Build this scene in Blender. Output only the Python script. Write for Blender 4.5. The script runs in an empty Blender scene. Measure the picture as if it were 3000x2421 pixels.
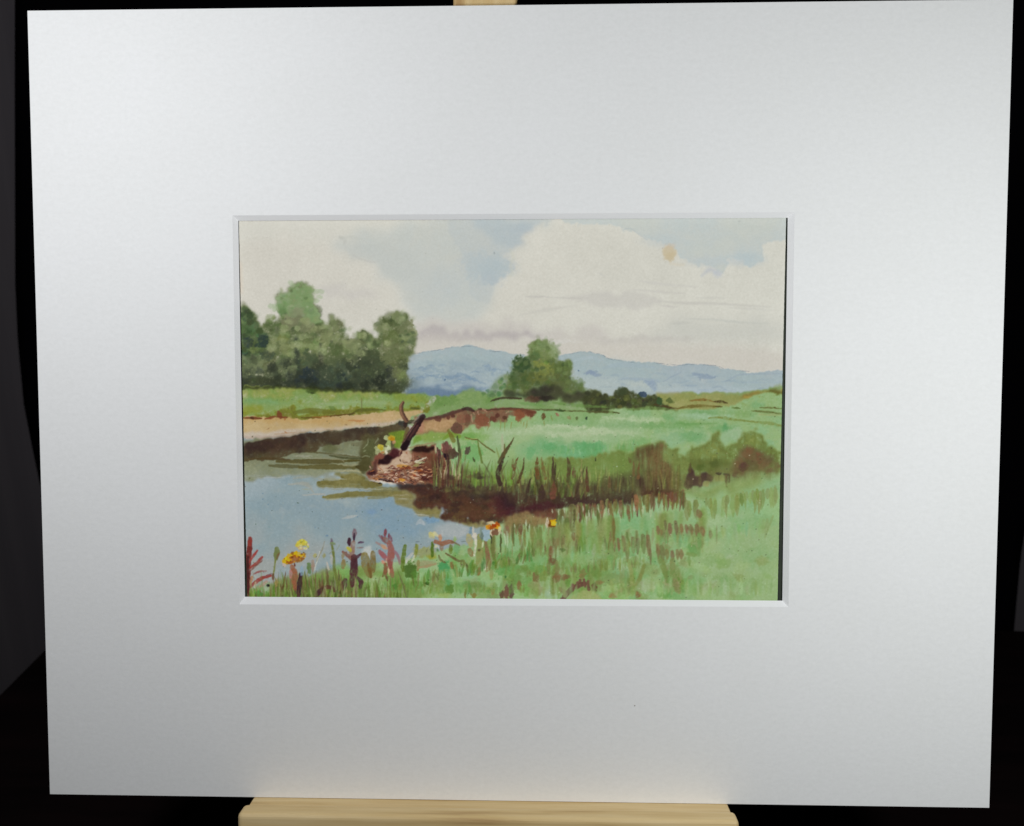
import bpy, bmesh, math
import numpy as np
from mathutils import Matrix, Vector

# ------------------------------------------------------------------ camera, world, lamps, exposure
scene = bpy.context.scene
LEAN = math.radians(12.0)
CENTRE = Vector((0, 0, 1.066))                      # centre of the mat board
# mat space: x right, y up along the board, z out of the board towards the viewer
TILT = Matrix.Translation(CENTRE) @ Matrix.Rotation(math.pi / 2 - LEAN, 4, 'X')
def W(x, y, z): return TILT @ Vector((x, y, z))

R = Matrix(((9.99507676e-01, -4.80769550e-06, -3.13752307e-02),
            (-1.81764150e-03, 9.98311625e-01, -5.80568227e-02),
            (3.13225367e-02, 5.80852689e-02, 9.97820124e-01)))
cam_d = bpy.data.cameras.new('camera')
cam = bpy.data.objects.new('camera', cam_d)
scene.collection.objects.link(cam)
cam.matrix_world = TILT @ Matrix.Translation((0.0156, 0.0291, 0.5035)) @ R.transposed().to_4x4()
cam_d.sensor_fit = 'HORIZONTAL'; cam_d.sensor_width = 36.0
cam_d.lens = 36.0 * 2800 / 3000
cam_d.clip_start = 0.02; cam_d.clip_end = 50
cam_d.dof.use_dof = True; cam_d.dof.focus_distance = 0.504; cam_d.dof.aperture_fstop = 11
scene.camera = cam

world = bpy.data.worlds.new('World'); scene.world = world; world.use_nodes = True
world.node_tree.nodes['Background'].inputs[0].default_value = (0.75, 0.85, 1.0, 1)
world.node_tree.nodes['Background'].inputs[1].default_value = 0.003

LAMPS = (((-0.259, 0.185, 0.333), 0.0745), ((0.273, 0.020, 0.356), 0.0825))
def lamp(name, p, k, col):
    l = bpy.data.lights.new(name, 'POINT')
    l.energy = k * 4 * math.pi ** 2 / 0.85; l.color = col; l.shadow_soft_size = 0.035
    o = bpy.data.objects.new(name, l); scene.collection.objects.link(o)
    o.location = W(*p); return o
lamp('desk_lamp_light', *LAMPS[0], (0.985, 1.0, 1.022))
lamp('desk_lamp_light', *LAMPS[1], (0.975, 1.005, 1.0))

scene.view_settings.view_transform = 'Standard'
scene.view_settings.look = 'None'
scene.view_settings.exposure = 0.10
scene.view_settings.gamma = 1.0

# ------------------------------------------------------------------ helpers
def link(o, parent=None):
    scene.collection.objects.link(o)
    if parent is not None: o.parent = parent
    return o
def tag(o, label=None, cat=None, kind=None):
    if label: o['label'] = label
    if cat: o['category'] = cat
    if kind: o['kind'] = kind
    return o
def mesh(name, verts, faces, mat, parent=None, smooth=False):
    m = bpy.data.meshes.new(name); m.from_pydata([tuple(v) for v in verts], [], faces); m.update()
    if smooth:
        for p in m.polygons: p.use_smooth = True
    m.materials.append(mat)
    return link(bpy.data.objects.new(name, m), parent)
def box(name, lo, hi, mat, parent=None, bevel=0.0, seg=3):
    bm = bmesh.new()
    bmesh.ops.create_cube(bm, size=1)
    for v in bm.verts:
        for i in range(3): v.co[i] = lo[i] + (v.co[i] + .5) * (hi[i] - lo[i])
    if bevel: bmesh.ops.bevel(bm, geom=bm.edges[:], offset=bevel, segments=seg, profile=.5, affect='EDGES')
    m = bpy.data.meshes.new(name); bm.to_mesh(m); bm.free(); m.materials.append(mat)
    return link(bpy.data.objects.new(name, m), parent)
def empty(name, M):
    o = bpy.data.objects.new(name, None); o.empty_display_size = .05; link(o); o.matrix_world = M; return o

def new_mat(name, base=(.5, .5, .5), rough=.7, spec=.3):
    m = bpy.data.materials.new(name); m.use_nodes = True
    b = m.node_tree.nodes['Principled BSDF']
    b.inputs['Base Color'].default_value = (*base, 1); b.inputs['Roughness'].default_value = rough
    b.inputs['Specular IOR Level'].default_value = spec
    return m, m.node_tree, b
def noise(nt, scale, detail=4, vec=None, rough=.55):
    n = nt.nodes.new('ShaderNodeTexNoise'); n.inputs['Scale'].default_value = scale
    n.inputs['Detail'].default_value = detail; n.inputs['Roughness'].default_value = rough
    if vec is not None: nt.links.new(vec, n.inputs['Vector'])
    return n.outputs['Fac']
def objco(nt, scale=(1, 1, 1)):
    t = nt.nodes.new('ShaderNodeTexCoord'); mp = nt.nodes.new('ShaderNodeMapping')
    mp.inputs['Scale'].default_value = scale; nt.links.new(t.outputs['Object'], mp.inputs[0]); return mp.outputs[0]
def ramp(nt, fac, stops):
    r = nt.nodes.new('ShaderNodeValToRGB'); e = r.color_ramp.elements
    while len(e) < len(stops): e.new(.5)
    for el, (p, c) in zip(e, stops): el.position = p; el.color = (*c, 1)
    nt.links.new(fac, r.inputs[0]); return r.outputs[0]
def bump(nt, bsdf, h, strength, dist):
    b = nt.nodes.new('ShaderNodeBump'); b.inputs['Strength'].default_value = strength; b.inputs['Distance'].default_value = dist
    nt.links.new(h, b.inputs['Height']); nt.links.new(b.outputs[0], bsdf.inputs['Normal'])

# white mat board: faint mottling and a fine horizontal laid texture
m_mat, nt, b = new_mat('mat_board_white', (.85, .85, .85), 1.0, .04)
grain = nt.nodes.new('ShaderNodeMath'); grain.operation = 'ADD'
nt.links.new(noise(nt, 420, 4, objco(nt, (.6, 1, 1)), .65), grain.inputs[0]); nt.links.new(noise(nt, 520, 4, objco(nt), .7), grain.inputs[1])
half = nt.nodes.new('ShaderNodeMath'); half.operation = 'MULTIPLY'; half.inputs[1].default_value = .5; nt.links.new(grain.outputs[0], half.inputs[0])
c1 = ramp(nt, half.outputs[0], [(.36, (.838, .840, .838)), (.64, (.888, .890, .890))])
mx = nt.nodes.new('ShaderNodeMixRGB'); mx.blend_type = 'MULTIPLY'; mx.inputs[0].default_value = 1
nt.links.new(c1, mx.inputs[1]); nt.links.new(ramp(nt, noise(nt, 22, 4, objco(nt)), [(.3, (.985, .985, .98)), (.7, (1, 1, 1))]), mx.inputs[2])
nt.links.new(mx.outputs[0], b.inputs['Base Color'])
bump(nt, b, half.outputs[0], .45, .00016)
m_core, nt, b = new_mat('mat_core_white', (.87, .87, .88), .9, .15)
bump(nt, b, noise(nt, 1500, 2, objco(nt)), .3, .0002)
m_back, nt, b = new_mat('backing_dark_green', (.035, .045, .03), .8, .2)
c = ramp(nt, noise(nt, 60, 3, objco(nt)), [(.3, (.030, .036, .028)), (.7, (.046, .058, .038))]); nt.links.new(c, b.inputs['Base Color'])
m_board, nt, b = new_mat('backing_board_grey', (.35, .33, .3), .9, .1)
c = ramp(nt, noise(nt, 80, 4, objco(nt)), [(.3, (.30, .28, .25)), (.7, (.40, .37, .33))]); nt.links.new(c, b.inputs['Base Color'])

def wood(name, along):
    s = [9.0, 9.0, 9.0]; s[along] = .55
    m, nt, b = new_mat(name, (.5, .38, .2), .55, .35)
    v = objco(nt, tuple(s))
    g = noise(nt, 14, 6, v, .6)
    c = ramp(nt, g, [(.28, (.47, .29, .12)), (.42, (.69, .50, .235)), (.6, (.79, .61, .33)), (.78, (.58, .39, .17))])
    k = noise(nt, 5, 2, objco(nt)); mx = nt.nodes.new('ShaderNodeMixRGB'); mx.blend_type = 'MULTIPLY'; mx.inputs[0].default_value = .3
    nt.links.new(c, mx.inputs[1]); nt.links.new(ramp(nt, k, [(.35, (.82, .78, .74)), (.65, (1, 1, 1))]), mx.inputs[2])
    nt.links.new(mx.outputs[0], b.inputs['Base Color'])
    bump(nt, b, g, .15, .0006); return m
m_woodx = wood('pine_wood', 0); m_woody = wood('pine_wood_upright', 1)
m_cloth, nt, b = new_mat('black_cloth', (.004, .0035, .005), 1.0, .0)
bump(nt, b, noise(nt, 600, 2, objco(nt)), .3, .0005)
m_table, nt, b = new_mat('dark_table', (.006, .003, .003), .6, .15)
c = ramp(nt, noise(nt, 6, 5, objco(nt, (1, 6, 1))), [(.35, (.004, .002, .002)), (.7, (.012, .005, .005))]); nt.links.new(c, b.inputs['Base Color'])
m_wall, nt, b = new_mat('grey_wall', (.1, .095, .1), .9, .1)
c = ramp(nt, noise(nt, 3, 4, objco(nt, (12, 1, .35))), [(.3, (.125, .113, .125)), (.7, (.17, .152, .163))]); nt.links.new(c, b.inputs['Base Color'])
m_floor, nt, b = new_mat('dark_floor', (.04, .03, .025), .7, .2)
c = ramp(nt, noise(nt, 4, 5, objco(nt, (1, 8, 1))), [(.3, (.03, .022, .018)), (.7, (.05, .04, .032))]); nt.links.new(c, b.inputs['Base Color'])

# ------------------------------------------------------------------ the room behind
WALL_Y = 0.47
mesh('floor', [(-2.5, -2.2, 0), (2.5, -2.2, 0), (2.5, WALL_Y, 0), (-2.5, WALL_Y, 0)], [(0, 1, 2, 3)], m_floor)['kind'] = 'structure'
o = box('wall', (-2.5, WALL_Y, 0), (2.5, WALL_Y + .1, 2.6), m_wall); o['kind'] = 'structure'
TOP = 0.75
table = empty('table', Matrix.Translation((.25, 0, 0)))
tag(table, 'black table the easel stands on', 'table')
box('table_top', (-.703, -.42, TOP - .03), (.75, .3635, TOP), m_table, table, .004)
for lx in (-.64, .69):
    for ly in (-.36, .28): box('leg', (lx - .025, ly - .025, 0), (lx + .025, ly + .025, TOP - .03), m_table, table)

# black backdrop cloth: hangs flat on the wall, side edges drawn in towards the table
prof_l = [(1.75, -.44), (1.3965, -.471), (1.2475, -.493), (1.074, -.518), (1.0145, -.524), (.947, -.5275), (.895, -.525), (.85, -.522), (.79, -.506), (.68, -.47)]
prof_r = [(1.75, .56), (1.3, .535), (.78, .523), (.68, .528)]
nz, nx = 60, 90; vs = []; fs = []
for j in range(nz + 1):
    z = 1.75 + (0.68 - 1.75) * j / nz
    a = np.interp(-z, [-p[0] for p in prof_l], [p[1] for p in prof_l]); d = np.interp(-z, [-p[0] for p in prof_r], [p[1] for p in prof_r])
    for i in range(nx + 1):
        u = i / nx; x = a + (d - a) * u
        amp = .004 + .016 * (j / nz) ** .7
        yy = WALL_Y - .004 - amp * (1 + math.sin(u * 34 + math.sin(u * 9) * 2 + .6 * j / nz)) * min(1, 12 * u, 12 * (1 - u) + .02)
        vs.append((x, yy, z))
for j in range(nz):
    for i in range(nx):
        k = j * (nx + 1) + i; fs.append((k, k + 1, k + nx + 2, k + nx + 1))
cl = empty('backdrop_cloth', Matrix.Translation((0, 0, 0)))
tag(cl, 'black cloth hung on the grey wall behind the easel', 'backdrop')
cm = mesh('cloth', vs, fs, m_cloth, cl, True); sm = cm.modifiers.new('thick', 'SOLIDIFY'); sm.thickness = .0012; sm.offset = 1
box('hanging_rail', (-.60, WALL_Y - .022, 1.745), (.78, WALL_Y, 1.765), m_cloth, cl, .003)

# ------------------------------------------------------------------ wooden easel (built in mat space)
MW, MH = 0.508, 0.50800 / 1.208
T_MAT, T_PT = .0022, .0008
Z_BACK = -.0050                                      # rear of the backing board
YB = -MH / 2
XC = -.0145                                          # the mast stands left of the board's middle
base_w = Vector((XC, 0.0, TOP))
# foot of the mast: mat-space y at which it meets the table
ny = (TILT.inverted() @ Vector((0, .055, TOP))).y
ea = empty('easel', Matrix.Translation((XC, .045, TOP)))
tag(ea, 'pale pine table easel with a ledge, holding up the mounted picture', 'easel')
INV = ea.matrix_world.inverted() @ TILT
def in_easel(o): o.matrix_local = INV; return o
mast = in_easel(box('mast', (XC - .0166, ny + .012, Z_BACK - .020), (XC + .0166, .33, Z_BACK - .0004), m_woody, ea, .0015))
ledge = in_easel(box('ledge', (-.1412, YB - .020, Z_BACK - .0003), (.1157, YB - .0003, .0130), m_woodx, ea, .0008))
lip = in_easel(box('ledge_lip', (-.1425, YB - .026, .0128), (.1170, YB + .0026, .0245), m_woodx, ea, .0026, 4))
for sx in (-.09, .064): in_easel(box('screw_head', (sx - .003, YB - .014, .0243), (sx + .003, YB - .008, .0251), m_board, ea, .0003))
box('base_bar', (-.16, -.10 + .02, 0), (.16, -.055 + .02, .022), m_woodx, ea, .002)
box('base_rail', (-.018, -.06, .0005), (.018, .19, .020), m_woody, ea, .002)
st = box('rear_strut', (-.011, -.007, 0), (.011, .007, .36), m_woody, ea, .0015)
st.location = (0, .176, .018); st.rotation_euler = (math.radians(12), 0, 0)
# ------------------------------------------------------------------ the watercolour, painted wash by wash
X0, Y0, CW, CH = 685, 618, 1640, 1164                # drawing grid
C = np.zeros((CH, CW, 3), np.float32)
rg = np.random.default_rng(11)
def vnoise(lam, oct=3, aniso=(1, 1)):
    out = np.zeros((CH, CW), np.float32); a = 1.0; tot = 0
    for _ in range(oct):
        lx, ly = max(lam * aniso[0], 1.2), max(lam * aniso[1], 1.2)
        gw, gh = int(CW / lx) + 3, int(CH / ly) + 3
        g = rg.standard_normal((gh, gw)).astype(np.float32)
        xs = np.arange(CW) / lx; ys = np.arange(CH) / ly
        x_, y_ = xs.astype(int), ys.astype(int); tx, ty = xs - x_, ys - y_
        tx = (tx * tx * (3 - 2 * tx)).astype(np.float32); ty = (ty * ty * (3 - 2 * ty)).astype(np.float32)[:, None]
        r0 = g[y_][:, x_] * (1 - tx) + g[y_][:, x_ + 1] * tx; r1 = g[y_ + 1][:, x_] * (1 - tx) + g[y_ + 1][:, x_ + 1] * tx
        out += a * (r0 * (1 - ty) + r1 * ty); tot += a * a; a *= .6; lam /= 2.1
    return out / math.sqrt(tot) / .62
N_lo, N_mid, N_hi, N_fi = vnoise(150), vnoise(50), vnoise(16), vnoise(5, 2)
N_st = vnoise(14, 3, (.5, 4))                        # vertical streaks
WX, WY, WX2, WY2 = vnoise(34), vnoise(34), vnoise(9), vnoise(9)
TILES = dict(A1=(680, 620, .26035), A2=(1220, 620, .26035), A3=(1760, 620, .26035), B1=(680, 980, .26035), B2=(1220, 980, .26035),
             B3=(1760, 980, .26035), C1=(700, 1340, .18596), C2=(1060, 1160, .18596), C3=(1060, 1400, .18596), C4=(1440, 1340, .20456),
             C5=(1880, 1240, .20456), C6=(700, 1530, .20456), C7=(1120, 1530, .20456), C8=(1540, 1500, .36262), S=(0, 0, 1))
def pt_(t, s):
    ox, oy, k = TILES[t]
    return np.array([[ox + float(a) * k, oy + float(b) * k] for a, b in (w.split(',') for w in s.split())], np.float32)
def smooth(p, closed, m=5):
    n = len(p); out = []
    if n < 3: return p
    for i in range(n if closed else n - 1):
        p0, p1, p2, p3 = (p[(i - 1) % n], p[i], p[(i + 1) % n], p[(i + 2) % n]) if closed else (p[max(i - 1, 0)], p[i], p[i + 1], p[min(i + 2, n - 1)])
        for t in np.arange(m) / m:
            out.append(.5 * (2 * p1 + (p2 - p0) * t + (2 * p0 - 5 * p1 + 4 * p2 - p3) * t * t + (3 * p1 - p0 - 3 * p2 + p3) * t ** 3))
    if not closed: out.append(p[-1])
    return np.array(out, np.float32)
def blur(m, r):
    r = int(round(r))
    if r < 1: return m
    for ax in (0, 1):
        for _ in range(2):
            pad = [(0, 0), (0, 0)]; pad[ax] = (r + 1, r)
            c = np.cumsum(np.pad(m, pad, mode='edge'), axis=ax, dtype=np.float64)
            m = ((c[2 * r + 1:] - c[:-2 * r - 1]) if ax == 0 else (c[:, 2 * r + 1:] - c[:, :-2 * r - 1])) / (2 * r + 1)
    return m.astype(np.float32)
def win(x0, y0, x1, y1):
    return max(int(x0) - X0, 0), max(int(y0) - Y0, 0), min(int(x1) - X0 + 1, CW), min(int(y1) - Y0 + 1, CH)
def lay(sl, mask, col, a, edge=0, gran=.06, col2=None, vn=None, streak=0, grad=None, soft=2):
    if edge:
        mask = mask * (1 + edge * np.clip((mask - blur(mask, max(4, soft * 1.5))) * 2.4, 0, 1))
    A = a * mask * (1 + gran * (.6 * N_fi[sl] + .7 * N_hi[sl]) + streak * N_st[sl])
    A = np.clip(A, 0, 1)[..., None]
    c = np.array(col, np.float32)
    if grad is not None:
        y = (np.arange(mask.shape[0], dtype=np.float32) + sl[0].start + Y0)[:, None] + 10 * N_mid[sl] + 5 * N_hi[sl]
        c = np.stack([np.interp(y, [g[0] for g in grad], [g[1][k] for g in grad]) for k in range(3)], -1)
    if col2 is not None:
        n = (N_mid if vn is None else vn)[sl]; w = np.clip(.5 + .45 * n, 0, 1)[..., None]
        c = c * (1 - w) + np.array(col2, np.float32) * w
    C[sl] = C[sl] * (1 - A) + c * A
def poly(p, col, a=1, soft=1.5, wob=3, wob2=1.2, **k):
    p = smooth(p, True); m = soft * 3 + wob * 2.5 + wob2 * 2.5 + 3
    x0, y0, x1, y1 = win(p[:, 0].min() - m, p[:, 1].min() - m, p[:, 0].max() + m, p[:, 1].max() + m)
    if x1 <= x0 or y1 <= y0: return
    sl = (slice(y0, y1), slice(x0, x1))
    yy, xx = np.mgrid[y0:y1, x0:x1].astype(np.float32)
    xx += X0 + wob * WX[sl] + wob2 * WX2[sl]; yy += Y0 + wob * WY[sl] + wob2 * WY2[sl]
    ins = np.zeros(xx.shape, bool); n = len(p)
    for i in range(n):
        ax, ay = p[i]; bx, by = p[(i + 1) % n]
        if ay == by: continue
        ins ^= ((ay > yy) != (by > yy)) & (xx < (bx - ax) * (yy - ay) / (by - ay) + ax)
    lay(sl, blur(ins.astype(np.float32), soft), col, a, soft=soft, **k)
def stroke(p, w, col, a=.9, soft=1.2, taper=(1, 1), wob=.45, **k):
    p = smooth(np.asarray(p, np.float32), False, 4) if len(p) > 2 else np.asarray(p, np.float32); w = w / 2
    m = w + soft * 2 + wob * 2 + 2
    x0, y0, x1, y1 = win(p[:, 0].min() - m, p[:, 1].min() - m, p[:, 0].max() + m, p[:, 1].max() + m)
    if x1 <= x0 or y1 <= y0: return
    sl = (slice(y0, y1), slice(x0, x1))
    yy, xx = np.mgrid[y0:y1, x0:x1].astype(np.float32)
    xx += X0 + wob * WX2[sl]; yy += Y0 + wob * WY2[sl]
    best = np.full(xx.shape, -1e9, np.float32); n = len(p) - 1
    for i in range(n):
        a0, b0 = p[i], p[i + 1]; d = b0 - a0; l2 = max(float(d @ d), 1e-6)
        t = np.clip(((xx - a0[0]) * d[0] + (yy - a0[1]) * d[1]) / l2, 0, 1)
        s = (i + t) / n; r = w * np.interp(s, (0, .5, 1), (taper[0], 1, taper[1]))
        best = np.maximum(best, r - np.hypot(xx - a0[0] - t * d[0], yy - a0[1] - t * d[1]))
    lay(sl, np.clip(best / (2 * soft) + .5, 0, 1), col, a, soft=soft, **k)
def blob(x, y, rx, ry, col, a=.8, soft=2, rot=0, wob=1.5, **k):
    wob = min(wob, .16 * min(rx, ry)); m = max(rx, ry) + soft * 3 + wob * 3 + 2
    x0, y0, x1, y1 = win(x - m, y - m, x + m, y + m)
    if x1 <= x0 or y1 <= y0: return
    sl = (slice(y0, y1), slice(x0, x1))
    yy, xx = np.mgrid[y0:y1, x0:x1].astype(np.float32)
    xx += X0 + wob * WX2[sl] - x; yy += Y0 + wob * WY2[sl] - y
    c, s = math.cos(rot), math.sin(rot)
    d = np.hypot((xx * c + yy * s) / rx, (-xx * s + yy * c) / ry)
    f = soft / min(rx, ry)
    t = np.clip((1 + f - d) / (2 * f), 0, 1)
    lay(sl, t * t * (3 - 2 * t), col, a, soft=soft, **k)
def tb(t, x, y, rx, ry, col, a=.8, soft=2, **k):
    ox, oy, s = TILES[t]; blob(ox + x * s, oy + y * s, rx * s, ry * s, col, a, soft, **k)
def ts(t, s, w, col, a=.9, soft=1.2, **k): stroke(pt_(t, s), w * TILES[t][2], col, a, soft, **k)
def tp(t, s, col, a=1, soft=1.5, **k): poly(pt_(t, s), col, a, soft, **k)
def inside(p, x, y):
    r = False; n = len(p)
    for i in range(n):
        (ax, ay), (bx, by) = p[i], p[(i + 1) % n]
        if (ay > y) != (by > y) and x < (bx - ax) * (y - ay) / (by - ay) + ax: r = not r
    return r
def dabs(p, n, r, cols, a=(.3, .7), soft=(1, 3), asp=1.3, rot=None, **k):
    lo, hi = p.min(0), p.max(0)
    for _ in range(n):
        for _t in range(30):
            x, y = rg.uniform(lo[0], hi[0]), rg.uniform(lo[1], hi[1])
            if inside(p, x, y): break
        q = rg.uniform(*r); c = np.array(cols[rg.integers(len(cols))], float) + rg.normal(0, 5, 3)
        blob(x, y, q * rg.uniform(1, asp), q, c, rg.uniform(*a), rg.uniform(*soft), rg.uniform(-.6, .6) if rot is None else rot, **k)
def blades(n, xs, yb, h, w, cols, a=(.5, .9), lean=.15, down=False, soft=(.7, 1.3), clump=0):
    cen = rg.uniform(*xs, max(clump, 1))
    for _ in range(n):
        x = rg.uniform(*xs) if not clump or rg.random() < .25 else float(np.clip(cen[rg.integers(clump)] + rg.normal(0, 8), *xs)); y = np.interp(x, [q[0] for q in yb], [q[1] for q in yb]) + rg.normal(0, 3)
        hh = rg.uniform(*h) * (1 if down else -1); l = rg.normal(0, lean) * abs(hh)
        c = np.array(cols[rg.integers(len(cols))], float) + rg.normal(0, 5, 3)
        stroke([(x, y), (x + l * .4, y + hh * .5), (x + l, y + hh)], rg.uniform(*w), c, rg.uniform(*a), rg.uniform(*soft), taper=(.55, .12), wob=.3)

# --- paper
yy, xx = np.mgrid[0:CH, 0:CW].astype(np.float32)
t = (xx / CW)[..., None]
C[:] = np.array([207, 202, 190]) * (1 - t) + np.array([210, 207, 196]) * t
C += (1.0 * N_lo + .5 * N_mid + .9 * N_fi)[..., None]
# --- sky
tp('S', '1000,688 1060,668 1130,655 1220,636 1400,632 1607,632 1606,648 1580,664 1562,678 1545,690 1526,714 1500,733 1488,756 1506,778 1497,806 1456,826 1440,852 1424,893 1400,948 1300,955 1215,935 1190,885 1164,828 1120,792 1096,769 1044,756 1014,724', (191, 194, 188), .72, 15, wob=9, gran=.04, col2=(188, 193, 189))
tp('S', '1330,632 1607,632 1606,648 1580,664 1562,678 1545,690 1526,714 1500,733 1488,756 1506,778 1497,806 1456,826 1440,852 1424,880 1380,870 1360,800 1350,720', (184, 190, 190), .5, 3, wob=4, gran=.04, edge=.15)
tp('S', '1010,724 1044,757 1096,769 1120,792 1160,826 1230,800 1200,740 1100,715', (189, 192, 187), .5, 5, wob=3, gran=.04)
tp('S', '690,630 1250,630 1180,660 1060,676 1000,690 900,700 760,690 690,720', (208, 206, 195), .5, 16, wob=8, gran=.03)
tp('A2', '640,100 950,100 1280,120 1400,110 1380,180 1270,250 1180,360 1090,420 960,380 820,260 700,180', (176, 184, 189), .7, 8, wob=5, gran=.08)
tb('A2', 780, 620, 260, 160, (178, 186, 190), .7, 26, wob=6); tb('A2', 820, 760, 90, 70, (172, 181, 190), .55, 12, wob=5)
tb('A2', 900, 650, 170, 90, (174, 184, 190), .5, 14, wob=6); tb('A2', 300, 850, 260, 200, (186, 192, 192), .5, 40)
tb('A2', 1190, 200, 120, 60, (174, 182, 189), .5, 10); ts('A2', '1060,430 1090,520 1060,600 1080,680 1050,740', 30, (200, 198, 180), .35, 4)
tp('S', '1663,630 1663,650 1700,655 1741,661 1760,664 1794,663 1825,671 1859,677 1872,688 1893,703 1914,711 1947,710 1973,721 1981,745 1989,758 2007,766 2033,774 2059,776 2072,788 2095,782 2119,781 2130,768 2150,761 2174,768 2182,779 2203,785 2216,771 2236,766 2234,745 2229,719 2247,711 2296,706 2330,700 2330,626', (190, 196, 194), .9, 1.6, wob=3, wob2=2, edge=.35, gran=.06, col2=(193, 197, 191), vn=N_lo)
tb('A3', 700, 330, 200, 60, (184, 192, 195), .45, 14); tb('A3', 1640, 540, 180, 70, (180, 190, 196), .6, 12); tb('A3', 1200, 560, 200, 60, (184, 191, 196), .5, 12)
ts('A3', '250,205 330,190 430,260 520,322', 12, (168, 177, 182), .4, 1.5); ts('A3', '1140,720 1230,655 1330,700', 50, (182, 185, 192), .55, 5, taper=(.4, .5)); tb('A3', 1320, 700, 50, 40, (186, 190, 200), .5, 6)
tb('A3', 768, 470, 74, 92, (197, 180, 148), .72, 5); tb('A3', 772, 500, 58, 50, (192, 174, 136), .3, 6); tb('A3', 780, 385, 60, 30, (205, 186, 164), .4, 5); ts('A3', '780,590 930,600', 22, (208, 194, 170), .4, 4)
tp('A1', '1080,900 1500,930 1620,960 1500,1000 1200,1000 1090,950', (193, 187, 182), .6, 10, wob=6); ts('A1', '1000,880 1250,830', 60, (196, 191, 184), .45, 8)
ts('A1', '1215,290 1270,325 1260,360', 26, (184, 183, 175), .55, 4); ts('A1', '1230,300 1330,285 1420,310', 20, (186, 187, 178), .5, 4); ts('A1', '1360,495 1480,545 1600,575', 16, (184, 181, 174), .5, 3)
ts('A1', '80,600 90,900', 60, (208, 190, 168), .4, 6)
tp('A3', '-420,960 0,905 200,920 420,935 700,960 640,1000 500,1060 430,1090 200,1065 0,1048 -350,985', (190, 185, 179), .45, 5, wob=4, edge=.1)
for s, w, c, a in (('A3:350,880 620,900 950,925', 26, (196, 191, 184), .6), ('A3:650,1010 900,1030 1350,1040 1900,1075', 34, (194, 190, 182), .7), ('A3:680,1060 850,1075', 24, (192, 186, 180), .6), ('A3:950,1210 1250,1215 1600,1250 1900,1260', 26, (190, 190, 182), .6),
                   ('A3:400,770 620,810 1100,850', 30, (200, 196, 188), .7), ('A3:1080,970 1400,975', 34, (198, 195, 186), .6), ('A3:780,1260 1000,1250', 40, (186, 184, 176), .5), ('A2:1230,962 1480,960', 16, (184, 179, 174), .7), ('A2:1480,965 1860,980', 14, (188, 184, 176), .6),
                   ('A2:1150,1170 1450,1110 1800,1060', 40, (195, 191, 182), .5), ('A2:2040,690 2120,730', 24, (192, 189, 182), .5), ('A3:1420,1080 1950,1110', 30, (198, 195, 187), .5)):
    tt, s = s.split(':'); ts(tt, s, w, c, a, 3, taper=(.2, .2))
tp('A3', '700,1300 1100,1230 1700,1270 2080,1260 2080,1450 700,1450', (190, 189, 181), .55, 18, wob=8)
tp('A2', '0,1270 150,1250 300,1230 420,1260 700,1270 1100,1240 1300,1320 1600,1360 2100,1340 2151,1460 1500,1470 700,1500 0,1500', (195, 188, 181), .7, 10, wob=6)
tp('A2', '40,1400 220,1330 420,1380 700,1370 950,1320 1090,1345 1160,1372 1420,1395 1300,1440 900,1460 300,1480 60,1450', (176, 168, 166), .72, 5, wob=5, edge=.1)
tp('A3', '0,1430 400,1400 640,1395 700,1420 1100,1420 800,1470 0,1490', (186, 180, 174), .55, 6)
tp('S', '1215,990 1500,1000 1760,1000 2300,1030 2300,1100 1760,1060 1500,1046 1215,1040', (200, 193, 183), .75, 12, wob=4); tb('B2', 1650, 80, 160, 22, (206, 202, 194), .6, 3)
# --- hills
tp('S', '1190,1046 1220,1035 1267,1029 1311,1020 1350,1016 1389,1016 1423,1024 1454,1029 1493,1035 1525,1039 1580,1046 1637,1041 1676,1036 1702,1032 1735,1033 1767,1042 1776,1048 1799,1055 1864,1061 1916,1063 1955,1070 1994,1071 2033,1068 2098,1072 2117,1079 2164,1085 2203,1091 2310,1091 2310,1170 1190,1180', (162, 174, 179), .95, 1.2, wob=1.2, wob2=.8, edge=.25, gran=.08, col2=(162, 172, 181), vn=N_lo, grad=None)
tp('S', '1195,1060 1300,1062 1400,1070 1480,1060 1520,1075 1500,1130 1400,1165 1195,1170', (147, 159, 173), .7, 9, wob=9, gran=.06, col2=(163, 173, 179))
tp('S', '1195,1112 1250,1115 1300,1100 1340,1104 1400,1118 1430,1140 1400,1165 1195,1168', (124, 138, 160), .65, 7, wob=7, col2=(150, 162, 176)); tp('S', '1195,1145 1240,1134 1290,1132 1340,1142 1420,1150 1400,1172 1195,1172', (106, 119, 144), .8, 4, wob=4)
for x, y, rx, ry in ((100, 400, 90, 30), (60, 480, 80, 26), (300, 520, 70, 25), (360, 480, 90, 22), (580, 510, 110, 25), (200, 330, 90, 20), (500, 350, 80, 18), (690, 300, 70, 14), (820, 380, 70, 45), (780, 350, 40, 30), (230, 590, 90, 20)): tb('B2', x, y, rx, ry, (132, 147, 169), .3, 5, wob=4, rot=rg.uniform(-.3, .2))
for x, y, rx, ry in ((150, 440, 60, 20), (480, 430, 90, 24), (650, 420, 80, 24), (950, 400, 80, 50), (480, 600, 120, 30)): tb('B2', x, y, rx, ry, (172, 182, 188), .5, 5, wob=4)
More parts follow.
